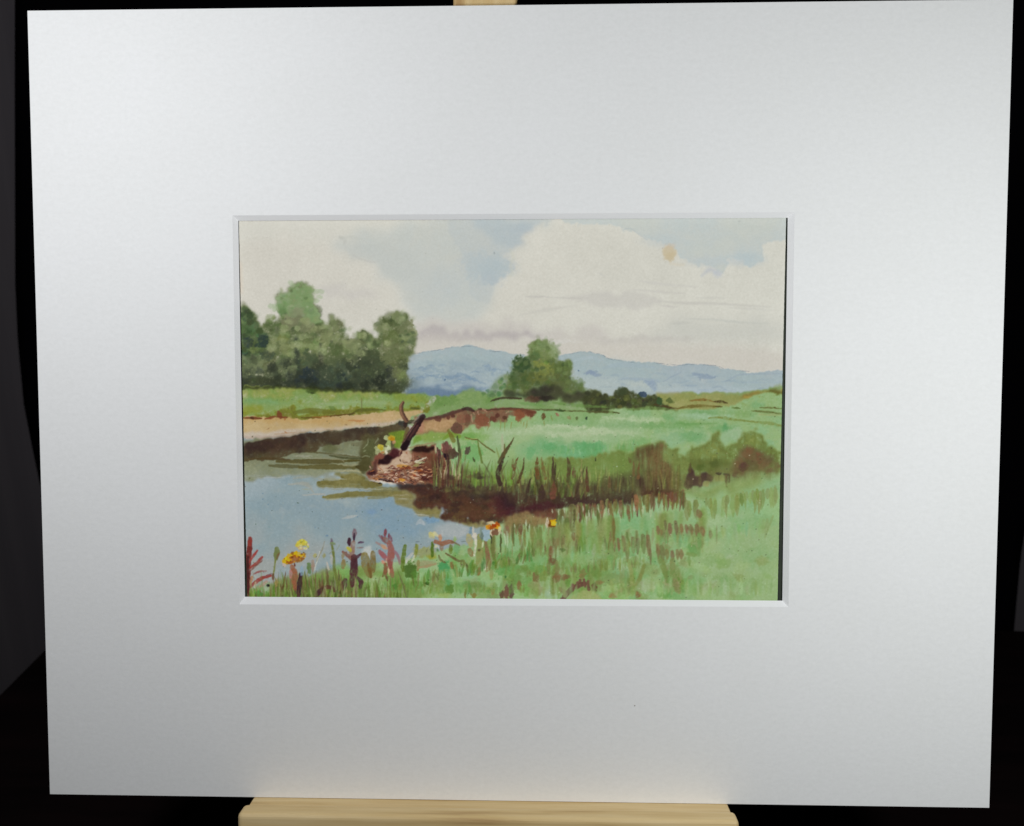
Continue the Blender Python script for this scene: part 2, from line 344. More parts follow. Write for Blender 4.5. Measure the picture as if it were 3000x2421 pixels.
for s, w, c, a in (('B2:1920,440 1960,420 2010,455 2070,470', 52, (130, 141, 168), .8), ('B2:2050,490 2151,495', 22, (150, 160, 178), .6), ('B3:200,505 300,500 600,520 660,540', 40, (146, 157, 180), .6), ('B3:520,540 590,580 620,620', 90, (134, 147, 178), .75), ('B3:700,530 800,480 900,430', 16, (140, 150, 172), .6), ('B3:1040,440 1130,470 1280,480', 62, (138, 149, 172), .75), ('B3:1120,500 1120,520', 30, (130, 142, 168), .6), ('B3:770,570 800,600', 34, (120, 134, 160), .7), ('B3:1400,540 1480,490 1600,450 2040,445', 20, (150, 160, 178), .6), ('B3:900,580 1080,575', 18, (140, 152, 176), .6), ('B3:1090,630 1260,625', 30, (136, 150, 178), .6), ('B3:1260,600 1340,590 1420,630', 26, (130, 142, 165), .6), ('B3:1580,545 1850,540', 14, (148, 160, 180), .6), ('B3:0,495 120,490', 20, (150, 160, 180), .5), ('B3:30,380 250,340 600,370', 60, (160, 172, 186), .5), ('B3:240,560 260,620', 90, (140, 152, 178), .6), ('B3:1770,610 1830,605', 20, (138, 150, 165), .5), ('B2:1780,300 1950,260 2100,290', 40, (172, 182, 192), .5)):
    tt, s = s.split(':'); ts(tt, s, w, c, a, 2, taper=(.4, .4))
tp('S', '1675,1085 1720,1100 1800,1098 1830,1115 1990,1125 1980,1150 1700,1150 1690,1115', (182, 188, 184), .6, 7, wob=5); tb('B3', 420, 560, 110, 34, (182, 188, 182), .7, 4); tp('B3', '600,620 820,600 1060,600 1600,600 1760,620 1500,670 860,650 640,680', (180, 188, 196), .55, 5)
for _ in range(70):
    x = rg.uniform(1200, 1520); y = rg.uniform(1066, 1150); l = rg.uniform(14, 46)
    stroke([(x, y), (x + l * .5, y - rg.uniform(0, 7)), (x + l, y + rg.uniform(-2, 6))], rg.uniform(3, 8), [(126, 143, 168), (140, 154, 174), (172, 182, 184), (112, 130, 160)][rg.integers(4)], rg.uniform(.2, .5), rg.uniform(1.5, 3), taper=(.3, .3), wob=1)
for _ in range(45):
    x = rg.uniform(1740, 2270); y = rg.uniform(1095, 1150) + (x - 1740) * .01; l = rg.uniform(14, 60)
    stroke([(x, y), (x + l * .5, y - rg.uniform(0, 5)), (x + l, y + rg.uniform(-2, 4))], rg.uniform(2.5, 6), [(146, 158, 176), (180, 188, 190), (150, 162, 178), (134, 148, 172)][rg.integers(4)], rg.uniform(.2, .45), rg.uniform(1.2, 2.5), taper=(.3, .3), wob=1)
for s in ('1215,1036 1267,1029 1311,1020 1350,1016 1389,1016 1423,1024', '1435,1029 1465,1031', '1523,1038 1542,1039', '1668,1038 1702,1032 1735,1033 1767,1042 1780,1050 1800,1056', '1800,1054 1832,1058', '1840,1061 1862,1063', '1994,1071 2033,1068 2098,1072 2120,1080', '2150,1084 2195,1089', '1916,1064 1994,1071'):
    ts('S', s, 2.2, (112, 120, 132), .5, .9, gran=.6, taper=(.4, .4))
for x, y, r in ((1303, 1113, 2.6), (1695, 1086, 2.2), (1245, 1172, 2)): blob(x, y, r, r, (70, 85, 120), .7, 1)

tp('S', '1190,1060 1300,1035 1400,1035 1600,1060 1750,1050 1900,1080 2300,1105 2300,1160 1190,1165', (158, 174, 177), .2, 8, wob=6)
tp('S', '1195,1142 1240,1130 1290,1128 1340,1138 1420,1148 1400,1172 1195,1172', (104, 120, 146), .6, 4, wob=4)
for s, w, c, a in (('1200,1112 1260,1100 1310,1108 1350,1098 1400,1116', 9, (116, 136, 162), .45), ('1205,1084 1250,1078 1300,1086', 8, (130, 148, 168), .4), ('1330,1118 1380,1108 1420,1128', 9, (118, 138, 164), .45), ('1420,1072 1445,1082 1440,1100', 16, (134, 152, 174), .45), ('1210,1066 1290,1058 1370,1066 1440,1060', 8, (150, 164, 174), .4), ('1712,1098 1732,1092 1760,1100', 11, (130, 143, 166), .6), ('1890,1118 1912,1126 1915,1142', 18, (140, 153, 176), .5), ('2030,1096 2060,1104 2100,1106', 12, (138, 151, 170), .5)):
    ts('S', s, w, c, a, 2.5, taper=(.4, .4), wob=2)
# --- far meadow, right
tp('S', '1170,1168 1230,1160 1330,1160 1400,1152 1500,1150 1600,1165 1780,1170 1990,1158 2000,1148 2160,1150 2200,1146 2310,1140 2310,1250 1170,1250', (116, 146, 100), .97, 2, wob=2, col2=(128, 156, 114), gran=.1)
tp('B2', '0,690 60,660 130,700 300,700 440,680 640,640 700,665 760,640 860,670 900,720 840,770 500,800 0,850', (104, 136, 86), .8, 3, col2=(122, 150, 104))
tp('B3', '600,700 850,655 1300,660 1550,670 2060,630 2060,760 1600,840 860,850', (150, 148, 96), .9, 3, wob=3, col2=(140, 142, 88)); tp('B3', '820,760 1000,780 1460,770 1800,720 2000,740 1900,800 1500,800 880,800', (166, 160, 112), .7, 6)
tp('B3', '1550,690 1700,660 1900,630 2060,620 2060,700 1850,715 1640,705', (122, 108, 54), .8, 3, col2=(140, 124, 66)); tb('B3', 1960, 660, 80, 50, (92, 92, 42), .7, 5); tb('B3', 1990, 600, 50, 40, (140, 156, 120), .5, 5); ts('B3', '1620,705 1900,725', 22, (176, 146, 78), .6, 3)
# --- trees on the left
trees = pt_('S', '700,909 727,909 741,922 752,948 770,956 779,937 792,929 808,945 816,930 826,918 814,880 812,862 828,852 850,846 868,838 901,833 915,846 921,862 925,888 935,916 940,935 946,950 960,940 969,926 982,925 995,940 1006,960 1016,978 1022,996 1042,990 1050,972 1066,964 1082,974 1094,998 1100,1004 1106,985 1102,955 1110,938 1128,930 1138,922 1150,928 1162,915 1173,924 1176,934 1196,934 1208,950 1212,968 1220,984 1214,1010 1204,1038 1190,1058 1188,1078 1192,1098 1188,1124 1174,1143 1120,1147 990,1143 860,1137 700,1137')
poly(trees, (108, 114, 80), .93, 3.5, wob=4, wob2=2.5, col2=(94, 104, 72), gran=.15, edge=.1)
def feather(p, n, cols, off=7, lim=None):
    q = smooth(p, True)
    for _ in range(n):
        x, y = q[rg.integers(len(q))] + rg.normal(0, off, 2)
        if lim and y > lim: continue
        blob(x, y, rg.uniform(3, 9), rg.uniform(3, 7), np.array(cols[rg.integers(len(cols))]) + rg.normal(0, 4, 3), rg.uniform(.15, .4), rg.uniform(2, 4.5), rg.uniform(-1, 1), wob=2)
feather(trees, 150, [(140, 146, 114), (156, 160, 134), (118, 126, 92), (166, 166, 146)], 6, 1060)
lt = pt_('S', '702,912 726,910 742,930 752,955 772,975 782,1000 770,1040 740,1060 702,1060')
poly(lt, (74, 96, 70), .85, 3, wob=4, wob2=3, col2=(62, 82, 60))
dabs(trees, 330, (4, 13), [(128, 132, 98), (90, 96, 66), (72, 80, 56), (132, 144, 110), (100, 114, 76), (92, 110, 80), (112, 120, 92)], (.25, .5), (2, 5))
tp('A1', '515,930 560,900 650,880 740,840 850,818 900,855 930,920 930,1020 975,1140 985,1240 880,1260 760,1180 640,1200 560,1180 540,1100 515,1020', (140, 164, 128), .95, 2.5, wob=4, wob2=3, gran=.15, col2=(130, 158, 118), edge=.1)
crown = pt_('A1', '520,940 650,880 860,830 920,900 940,1100 960,1180 560,1160 520,1050')
dabs(crown, 40, (3, 8), [(120, 150, 108), (150, 172, 138), (112, 142, 104), (158, 176, 146)], (.25, .45), (1.5, 3))
for x, y in ((660, 800), (470, 1100), (480, 1070), (960, 900), (985, 960), (440, 1070), (690, 830), (950, 1010), (1000, 900)): tb('A1', x + rg.normal(0, 8), y, 32, 26, (160, 178, 146), .55, 2.5, wob=3)
tb('A1', 570, 1120, 40, 55, (92, 122, 88), .6, 4); tb('A1', 720, 1170, 110, 90, (140, 134, 112), .6, 10, wob=5); tb('A1', 760, 1110, 60, 50, (144, 142, 116), .5, 8)
dabs(lt, 40, (4, 11), [(56, 80, 58), (84, 112, 84), (48, 66, 56), (96, 120, 90)], (.35, .65), (1.5, 3))
tp('B1', '60,400 400,430 700,260 1000,300 1300,300 1500,220 1700,260 1800,420 1950,620 60,620', (64, 68, 56), .5, 16, wob=7, gran=.3)
tp('B1', '60,500 700,470 1000,420 1300,440 1600,430 1900,620 60,620', (50, 54, 46), .5, 9, wob=6, gran=.3)
for s, w, c, a in (('B1:720,50 730,250 740,580', 62, (56, 62, 56), .8), ('B1:995,110 1000,220 1000,330', 52, (66, 64, 54), .75), ('B1:560,120 540,200', 40, (96, 92, 70), .5), ('B1:480,330 490,480', 40, (78, 84, 70), .6)): 
    tt, s = s.split(':'); ts(tt, s, w, c, a, 4, taper=(.5, .9), gran=.25)
for x, y, rx, ry, c, a in ((340, 80, 66, 80, (44, 56, 58), .8), (175, 95, 60, 55, (48, 58, 62), .75), (390, 240, 80, 60, (62, 72, 64), .6), (250, 340, 130, 110, (124, 130, 102), .7), (620, 380, 95, 120, (118, 124, 96), .7), (600, 150, 60, 80, (122, 126, 84), .6), (240, 170, 60, 40, (130, 136, 84), .6), (1090, 60, 130, 60, (136, 140, 104), .6), (1350, 110, 110, 70, (134, 138, 104), .65), (860, 150, 90, 90, (112, 120, 82), .6),
                      (1120, 170, 110, 70, (84, 98, 64), .6), (870, 280, 100, 80, (74, 86, 68), .7), (880, 460, 110, 80, (44, 50, 66), .8), (1030, 430, 130, 90, (62, 72, 62), .65), (1250, 420, 110, 110, (76, 86, 74), .6), (1230, 500, 90, 70, (72, 92, 84), .5), (1330, 350, 60, 60, (52, 58, 46), .75), (1560, 300, 150, 160, (68, 74, 56), .75), (1610, 160, 60, 70, (76, 84, 60), .7), (1780, 200, 120, 130, (112, 114, 82), .6), (1880, 330, 90, 90, (92, 98, 62), .6),
                      (1800, 460, 110, 100, (108, 108, 78), .6), (1660, 540, 80, 70, (38, 40, 34), .85), (1500, 580, 60, 50, (44, 46, 38), .8), (1290, 590, 100, 40, (44, 48, 38), .8), (600, 550, 180, 40, (48, 54, 46), .8), (350, 520, 200, 40, (64, 66, 46), .7), (900, 610, 60, 50, (46, 56, 36), .8), (1050, 560, 120, 50, (52, 62, 58), .7), (1910, 440, 50, 90, (128, 138, 92), .5), (150, 560, 90, 50, (70, 76, 52), .6), (1800, 600, 90, 40, (66, 68, 50), .7)):
    tb('B1', x, y, rx, ry, c, a, 5, wob=4, gran=.25)
for x, y, rx, ry, c, a in ((1760, 1230, 60, 55, (84, 92, 60), .8), (1850, 1190, 50, 55, (128, 134, 100), .7), (1960, 1300, 90, 80, (120, 122, 92), .7), (1700, 1330, 80, 70, (130, 136, 104), .6), (1790, 1420, 100, 70, (98, 106, 66), .6), (1170, 1290, 70, 70, (104, 104, 78), .7), (970, 1330, 80, 40, (92, 94, 66), .7), (1050, 1420, 90, 60, (132, 136, 100), .6), (1470, 1400, 60, 60, (92, 98, 70), .7), (640, 1260, 110, 80, (134, 128, 102), .6), (450, 1280, 70, 60, (92, 110, 74), .6), (560, 1430, 60, 40, (134, 136, 84), .6), (850, 1290, 90, 70, (140, 138, 108), .6), (1120, 1190, 40, 40, (150, 146, 130), .6), (1750, 1160, 40, 50, (170, 166, 152), .5)):
    tb('A1', x, y, rx, ry, c, a, 4, wob=4, gran=.2)
dabs(trees, 130, (1.5, 5), [(58, 70, 48), (80, 94, 62), (50, 60, 50), (118, 130, 96)], (.15, .38), (1.2, 2.6))
poly(trees, (82, 106, 78), .16, 6, wob=3, gran=.3)
for _ in range(70):
    x = rg.uniform(790, 1200); y = rg.uniform(925, 1040)
    if inside(trees, x, y): blob(x, y, rg.uniform(5, 14), rg.uniform(5, 12), np.array([(150, 160, 124), (142, 150, 112), (132, 148, 108)][rg.integers(3)]), rg.uniform(.32, .6), rg.uniform(3, 6), wob=3, gran=.2)
for _ in range(60):
    x = rg.uniform(705, 1190); y = rg.uniform(1050, 1135)
    if inside(trees, x, y): blob(x, y, rg.uniform(7, 18), rg.uniform(7, 16), np.array([(44, 52, 44), (54, 60, 46), (40, 46, 52)][rg.integers(3)]), rg.uniform(.2, .45), rg.uniform(3, 7), wob=3, gran=.3)
# --- left bank, beach
bank = pt_('S', '700,1139 836,1136 992,1143 1149,1147 1200,1154 1250,1164 1250,1208 1175,1207 1110,1210 1044,1216 979,1224 888,1229 700,1226')
poly(bank, (120, 148, 104), .97, 1.3, wob=1.5, grad=[(1140, (138, 148, 86)), (1158, (122, 146, 88)), (1180, (124, 152, 104)), (1196, (128, 152, 98)), (1208, (118, 124, 54)), (1226, (112, 112, 48))], gran=.12)
tp('S', '700,1135 836,1133 992,1139 1149,1144 1176,1145 1150,1152 1040,1148 930,1146 836,1140 700,1142', (52, 58, 34), .75, 1.8, wob=1.5)
tb('B1', 905, 640, 70, 26, (70, 88, 48), .75, 3); tb('B1', 900, 660, 20, 16, (56, 70, 40), .7, 2)
ts('B1', '300,840 130,860', 90, (132, 132, 44), .6, 6); ts('B1', '1080,790 1500,760 1800,790', 40, (150, 172, 134), .5, 5); ts('B1', '150,740 500,760', 60, (112, 154, 114), .5, 6); ts('B1', '1850,700 2151,730', 80, (126, 140, 66), .6, 6)
for s, w, c, a in (('B1:690,880 900,860 1150,880', 70, (104, 104, 46), .7), ('B1:1100,820 1160,850', 60, (92, 116, 70), .6), ('B1:1370,880 1460,850 1720,850', 36, (92, 96, 44), .8), ('B1:780,940 1000,935 1180,915 1380,890', 22, (92, 66, 34), .85), ('B1:1300,905 1370,890', 26, (84, 76, 40), .8), ('B1:1460,720 1455,880', 14, (104, 92, 56), .6), ('B1:2010,830 2110,835', 34, (84, 88, 44), .8), ('B1:900,930 1100,925', 18, (150, 100, 46), .6)):
    tt, s = s.split(':'); ts(tt, s, w, c, a, 1.6, taper=(.4, .4))
beach = pt_('S', '700,1225 888,1228 979,1223 1044,1215 1110,1210 1140,1204 1240,1204 1222,1216 1176,1236 1123,1249 1058,1252 992,1262 914,1270 836,1283 758,1291 700,1303')
poly(beach, (188, 164, 122), .97, 1.2, wob=1.2, col2=(180, 154, 112), gran=.08)
tp('B1', '100,960 700,950 1100,950 1500,960 1300,1000 900,1010 400,990 100,1000', (182, 144, 92), .5, 4); tp('B1', '1400,930 1700,880 2050,880 1900,960 1500,1000', (192, 162, 122), .7, 5)
tp('B1', '100,1100 500,1090 900,1070 1300,1030 1600,1000 1900,960 1900,985 1600,1035 1250,1075 900,1110 600,1160 300,1190 100,1230', (186, 172, 156), .9, 3, wob=2); ts('B1', '140,1215 300,1190 580,1160 900,1110', 22, (198, 190, 182), .7, 2)
ts('B1', '130,1160 400,1150 560,1150', 44, (172, 152, 140), .5, 3); ts('B1', '140,1130 520,1130', 26, (190, 178, 158), .6, 3)
for s, w, c in (('B1:130,940 330,945', 36, (104, 62, 34)), ('B1:370,950 490,925', 34, (122, 72, 44)), ('B1:520,870 545,940', 66, (116, 66, 42)), ('B1:500,930 620,935', 26, (112, 64, 40)), ('B1:600,940 590,960', 18, (150, 96, 60)), ('B1:1310,970 1490,975', 26, (174, 124, 84)), ('B1:390,1075 420,1060', 16, (160, 124, 92)), ('B1:480,1120 720,1105', 12, (170, 140, 112)), ('B1:590,1095 620,1110', 14, (160, 112, 80)), ('B1:1060,1075 1180,1080', 14, (132, 108, 86)), ('B1:1270,1015 1300,1020', 10, (130, 104, 80)), ('B1:200,940 240,945', 24, (72, 44, 28))):
    tt, s = s.split(':'); ts(tt, s, w, c, .8, 1.3, taper=(.4, .5))
# --- water
water = pt_('S', '690,1300 758,1290 836,1282 914,1269 992,1261 1058,1251 1123,1248 1176,1236 1200,1260 1120,1340 1080,1400 1120,1420 1250,1430 1400,1530 1440,1560 1380,1600 1300,1640 1000,1680 700,1740 690,1500')
poly(water, (142, 155, 160), 1, 1.5, wob=1, col2=(134, 150, 160), vn=N_lo, gran=.08, grad=[(1280, (134, 140, 124)), (1380, (134, 140, 124)), (1405, (152, 163, 165)), (1440, (146, 158, 163)), (1490, (134, 149, 160)), (1540, (138, 152, 160)), (1640, (150, 155, 152))])
tp('C3', '100,380 600,450 1000,620 1280,650 1250,720 900,900 500,900 100,800', (124, 145, 166), .6, 12, wob=8, gran=.12); tb('C3', 1100, 660, 130, 50, (112, 140, 172), .7, 4); tb('C3', 160, 540, 60, 40, (112, 136, 178), .4, 5); tb('C3', 680, 830, 180, 50, (128, 148, 166), .6, 8)
tp('C1', '100,330 500,320 700,400 400,600 120,640', (154, 164, 172), .6, 12, wob=6); tp('C1', '120,900 400,1000 300,1300 120,1398', (150, 156, 156), .6, 16); tp('C1', '1000,900 1700,850 1900,1100 1300,1200', (128, 147, 161), .5, 18)
up = pt_('S', '690,1300 836,1285 992,1265 1130,1252 1190,1240 1180,1290 1120,1330 1090,1390 1050,1396 1000,1385 930,1392 850,1398 790,1400 690,1404')
poly(up, (136, 140, 118), .95, 3, wob=2, wob2=1, col2=(126, 130, 106), gran=.1, grad=[(1300, (118, 118, 92)), (1345, (128, 130, 106)), (1372, (136, 140, 116)), (1400, (142, 148, 132))])
dark = pt_('B1', '100,1240 300,1200 600,1165 900,1120 1200,1085 1450,1045 1700,1035 1900,990 1980,1000 1930,1060 1800,1110 1740,1180 1640,1180 1500,1180 1300,1200 1150,1240 1000,1270 900,1320 700,1340 500,1400 300,1420 100,1410')
poly(dark, (70, 60, 46), .95, 1.4, wob=1.5, wob2=.7, col2=(86, 74, 52), gran=.16, grad=[(1240, (66, 56, 46)), (1300, (60, 46, 38)), (1345, (84, 76, 48))])
tp('B1', '120,1250 300,1210 800,1150 820,1270 500,1320 120,1340', (58, 40, 36), .65, 6, col2=(72, 52, 42)); tp('B1', '820,1150 1200,1100 1450,1070 1400,1160 1000,1200', (74, 60, 46), .5, 5)
tp('B1', '1040,1250 1160,1240 1200,1290 1100,1340 1020,1320', (96, 98, 66), .7, 3)
for s, w, c, a in (('C1:600,60 1000,70 1500,60 1650,70', 90, (92, 86, 52), .9), ('C1:470,130 700,140 1000,150', 70, (98, 96, 66), .85), ('C1:950,160 1400,150 1900,160', 90, (98, 92, 54), .85), ('C1:110,30 500,20 800,40', 40, (84, 70, 44), .8), ('C1:1240,400 1500,410 1750,380 2050,400', 90, (108, 102, 58), .95), ('C1:1620,310 1800,310 1960,340', 100, (112, 104, 54), .9), ('C1:1330,630 1600,600 1850,570 2151,590', 90, (122, 118, 76), .9),
                   ('C1:1670,60 1900,50', 50, (84, 78, 40), .85), ('C1:1860,150 2000,190', 100, (78, 70, 36), .85), ('C1:1250,410 1290,420', 80, (76, 84, 60), .7), ('C1:1500,440 1900,450', 50, (96, 98, 58), .6), ('B1:1350,1240 1520,1230', 60, (112, 110, 84), .7), ('B1:1100,1360 1250,1390 1560,1400', 26, (80, 80, 52), .8), ('B1:820,1320 1150,1350 1420,1380', 24, (92, 86, 56), .7), ('C3:0,250 400,260 620,240', 90, (124, 120, 82), .9), ('C3:100,320 400,300', 60, (128, 126, 94), .7), ('C3:540,370 720,390', 60, (118, 118, 82), .85), ('C3:830,470 1000,520 1200,540', 110, (124, 120, 70), .9), ('C3:1280,600 1450,610 1650,680 1800,740', 70, (128, 116, 58), .9), ('C3:0,110 300,110', 100, (110, 100, 56), .9), ('C1:1000,500 1120,510', 26, (150, 156, 132), .6)):
    tt, s = s.split(':'); ts(tt, s, w, c, a, 1.5, taper=(.45, .5), edge=.15)
tp('C1', '1500,270 1700,255 1850,250 1980,300 2100,420 2300,470 2600,480 2900,560 3100,640 2900,660 2500,640 2151,600 1900,640 1500,660 1340,650 1500,590 1800,560 2100,530 1900,500 1500,490 1250,460 1240,380 1450,370 1680,350', (116, 110, 66), .8, 1.8, wob=1, wob2=.8, col2=(128, 122, 80))
tp('C3', '500,230 700,220 830,330 850,440 1000,440 1230,470 1220,600 1400,590 1560,600 1700,660 1900,690 1950,760 1800,800 1650,760 1500,690 1280,640 1000,600 860,560 760,480 560,430 520,350', (124, 116, 68), .85, 2, wob=1, wob2=.8, col2=(132, 124, 84))
for s, w, c in (('C1:1050,20 1300,20 1600,40 1660,80', 12, (160, 158, 138)), ('C1:700,90 1080,105', 10, (140, 138, 108)), ('C1:1560,110 1800,130 1920,70', 34, (140, 138, 110)), ('C1:1500,220 1850,215 1950,270', 30, (170, 162, 126)), ('C1:1250,340 1690,350', 36, (150, 150, 126)), ('C1:850,330 1150,300', 50, (146, 152, 140)), ('C1:1300,480 1700,500 2151,500', 28, (152, 162, 164)), ('C1:1000,600 1300,580 1360,590', 26, (168, 164, 150)), ('C1:780,430 1050,420 1180,560', 60, (154, 156, 146)), ('C1:300,330 800,310', 16, (168, 170, 162)), ('C1:1630,970 1740,940 1860,920', 50, (170, 172, 168)), ('C3:0,185 480,180', 14, (160, 158, 136)), ('C3:480,280 740,270', 20, (150, 142, 116)), ('C3:580,330 740,335', 20, (164, 158, 138)), ('C3:830,575 1050,595', 24, (176, 174, 160)), ('C1:1350,680 1580,650', 12, (176, 172, 130)), ('C3:860,740 920,690 990,740', 80, (164, 170, 176)), ('C1:470,1100 500,1105', 14, (122, 144, 150)), ('B1:1060,1350 1300,1350 1500,1390', 14, (136, 140, 120)), ('B1:700,1370 900,1370', 30, (150, 150, 132)), ('B1:1290,1290 1500,1280', 40, (124, 128, 104)), ('C1:110,300 500,290', 40, (140, 146, 130))):
    tt, s = s.split(':'); ts(tt, s, w, c, .75, 1.4, taper=(.3, .3))
for x, y in ((375, 570), (380, 660), (1850, 850), (1870, 940), (1390, 1230), (1200, 1110), (460, 740)): tb('C1', x, y, 9, 12, (96, 118, 146), .6, 1)

# --- right meadow and foreground grass base
mead = pt_('S', '1225,1232 1300,1225 1450,1206 1560,1198 1700,1205 1900,1200 2100,1198 2320,1190 2320,1790 690,1790 690,1760 800,1735 900,1690 1060,1660 1200,1640 1300,1612 1380,1590 1440,1560 1420,1530 1300,1470 1220,1400 1200,1330 1200,1270')
poly(mead, (134, 172, 130), 1, 2, wob=2, col2=(142, 174, 128), vn=N_mid, gran=.08)
tp('B2', '700,1060 1200,1030 1500,1030 2000,1040 2151,1050 2151,1220 1700,1230 1300,1150 900,1180 740,1180', (158, 182, 146), .7, 8, wob=7); tp('B3', '0,920 400,920 700,980 300,1050 500,1100 0,1240', (148, 178, 140), .7, 8, wob=7)
tp('B2', '1500,860 2151,880 2151,960 1700,980 1450,1000', (126, 162, 116), .6, 6); tp('B2', '1300,1250 1700,1200 2100,1230 2151,1400 1700,1400 1400,1400', (112, 164, 122), .65, 9, wob=7)
for x, y, rx, ry, c in ((600, 1020, 150, 40, (106, 152, 100)), (1000, 1150, 160, 60, (106, 156, 112)), (1350, 1060, 130, 40, (108, 156, 108)), (950, 1020, 170, 40, (110, 156, 102)), (420, 1200, 120, 50, (110, 160, 108)), (260, 1280, 90, 50, (98, 144, 88)), (750, 930, 70, 50, (108, 158, 112)), (1400, 1060, 34, 44, (86, 146, 106)), (1750, 800, 70, 40, (116, 164, 124)), (1150, 880, 160, 20, (112, 154, 110)), (1820, 1080, 60, 60, (132, 178, 140)), (1500, 1130, 120, 70, (150, 180, 150)), (800, 1180, 150, 60, (136, 174, 140)), (1880, 1250, 90, 60, (126, 172, 136)), (1600, 900, 120, 40, (124, 160, 110)), (1060, 930, 180, 30, (148, 182, 152))):
    tb('B3', x, y, rx, ry, c, .55, 6, wob=6)
for x, y, rx, ry, c in ((700, 1130, 150, 70, (116, 158, 96)), (560, 1150, 100, 40, (104, 150, 84)), (880, 1250, 100, 70, (140, 176, 136)), (620, 1330, 130, 120, (104, 160, 104)), (1000, 1000, 160, 50, (134, 172, 122)), (1500, 1290, 90, 40, (104, 158, 114)), (1950, 1300, 140, 80, (96, 158, 110)), (1780, 1350, 120, 60, (110, 166, 126))): tb('B2', x, y, rx, ry, c, .6, 6, wob=6)
for s, w, c, a in (('B2:1240,1060 1500,1030 1800,1060 2151,1070', 60, (166, 186, 150), .6), ('B2:1000,1120 1300,1090 1700,1130 2100,1110', 70, (170, 188, 154), .55), ('B2:1500,1200 1800,1170 2100,1190', 50, (160, 184, 148), .5), ('B3:0,960 250,940 500,960 700,980', 60, (164, 188, 150), .6), ('B3:-100,1100 200,1090 450,1110', 70, (164, 186, 152), .55), ('B3:900,900 1200,930 1500,930', 50, (156, 188, 160), .55), ('B3:500,960 700,960', 30, (172, 190, 152), .5), ('B3:300,1170 600,1150 850,1090', 46, (158, 184, 146), .5), ('B3:0,1030 300,1020 500,1050', 30, (118, 160, 116), .5), ('B2:1300,990 1700,1000 2151,1010', 40, (130, 168, 124), .5), ('B2:740,1100 900,1130 1000,1160', 80, (164, 186, 156), .5), ('B2:640,1060 700,1090', 60, (160, 184, 150), .6), ('B3:1200,1160 1400,1200 1300,1300', 60, (146, 182, 148), .5), ('B3:700,1250 900,1210', 60, (138, 178, 142), .5)):
    tt, s = s.split(':'); ts(tt, s, w, c, a, 5, taper=(.4, .4), wob=2)
blades(60, (1640, 1960), [(1640, 1330), (1960, 1310)], (12, 34), (3, 7), [(104, 156, 108), (124, 168, 120), (150, 184, 148)], (.25, .5), .15, soft=(1.2, 2.4))
for s, w, c, a in (('B2:1250,1050 1600,1030 1900,1060 2151,1075', 44, (178, 192, 160), .6), ('B2:1450,1140 1800,1110 2151,1120', 56, (176, 190, 158), .55), ('B3:0,930 300,950 640,985', 34, (174, 192, 158), .6), ('B3:-60,1110 150,1100 420,1120', 46, (174, 190, 156), .55), ('B2:860,1230 960,1200 1080,1220', 60, (166, 186, 156), .5), ('B3:1480,1100 1560,1080 1560,1160', 60, (160, 184, 154), .5)):
    tt, s = s.split(':'); ts(tt, s, w, c, a, 3.5, taper=(.3, .3), wob=2.5)
for x, y, rx, ry in ((1290, 1330, 60, 60), (1500, 1260, 80, 40), (1650, 1300, 60, 50), (1850, 1250, 90, 50), (2050, 1260, 80, 50)): tb('B2', x, y, rx, ry, (96, 158, 112), .45, 4, wob=5)
# foreground variation
fg = pt_('S', '690,1790 690,1745 850,1730 1000,1690 1150,1668 1300,1640 1440,1590 1600,1560 1800,1530 2320,1460 2320,1790')
dabs(fg, 150, (14, 48), [(140, 176, 132), (118, 164, 116), (150, 180, 138), (112, 152, 100), (130, 168, 118), (146, 172, 124)], (.2, .5), (6, 14), wob=5)
tp('C8', '1300,350 1700,250 2050,150 2050,700 1500,720 1200,640', (146, 174, 132), .55, 20, wob=8); tp('C8', '1000,640 1200,560 1300,480 1450,480 1450,620 1250,680', (122, 168, 118), .6, 9, wob=6); tp('C8', '60,400 130,360 170,420 120,470 40,480', (122, 168, 120), .7, 4, edge=.3)
for x, y, rx, ry, c, a in ((100, 480, 120, 60, (104, 134, 74), .6), (560, 470, 120, 60, (112, 140, 84), .6), (640, 250, 120, 90, (124, 152, 100), .55), (430, 380, 90, 80, (126, 168, 116), .6), (850, 420, 110, 60, (160, 184, 152), .5), (960, 600, 90, 50, (170, 180, 150), .5), (1180, 210, 120, 40, (116, 164, 118), .6), (1000, 120, 120, 50, (124, 170, 124), .5), (1700, 560, 90, 60, (128, 164, 116), .5), (1860, 600, 60, 70, (124, 158, 112), .45), (1900, 80, 120, 60, (128, 166, 120), .5), (1560, 90, 120, 60, (158, 184, 150), .4), (30, 420, 50, 50, (100, 150, 92), .6), (200, 660, 60, 40, (150, 176, 160), .6), (30, 600, 60, 80, (100, 140, 80), .6), (600, 600, 60, 60, (140, 170, 126), .5)): tb('C8', x, y, rx, ry, c, a, 6, wob=5)
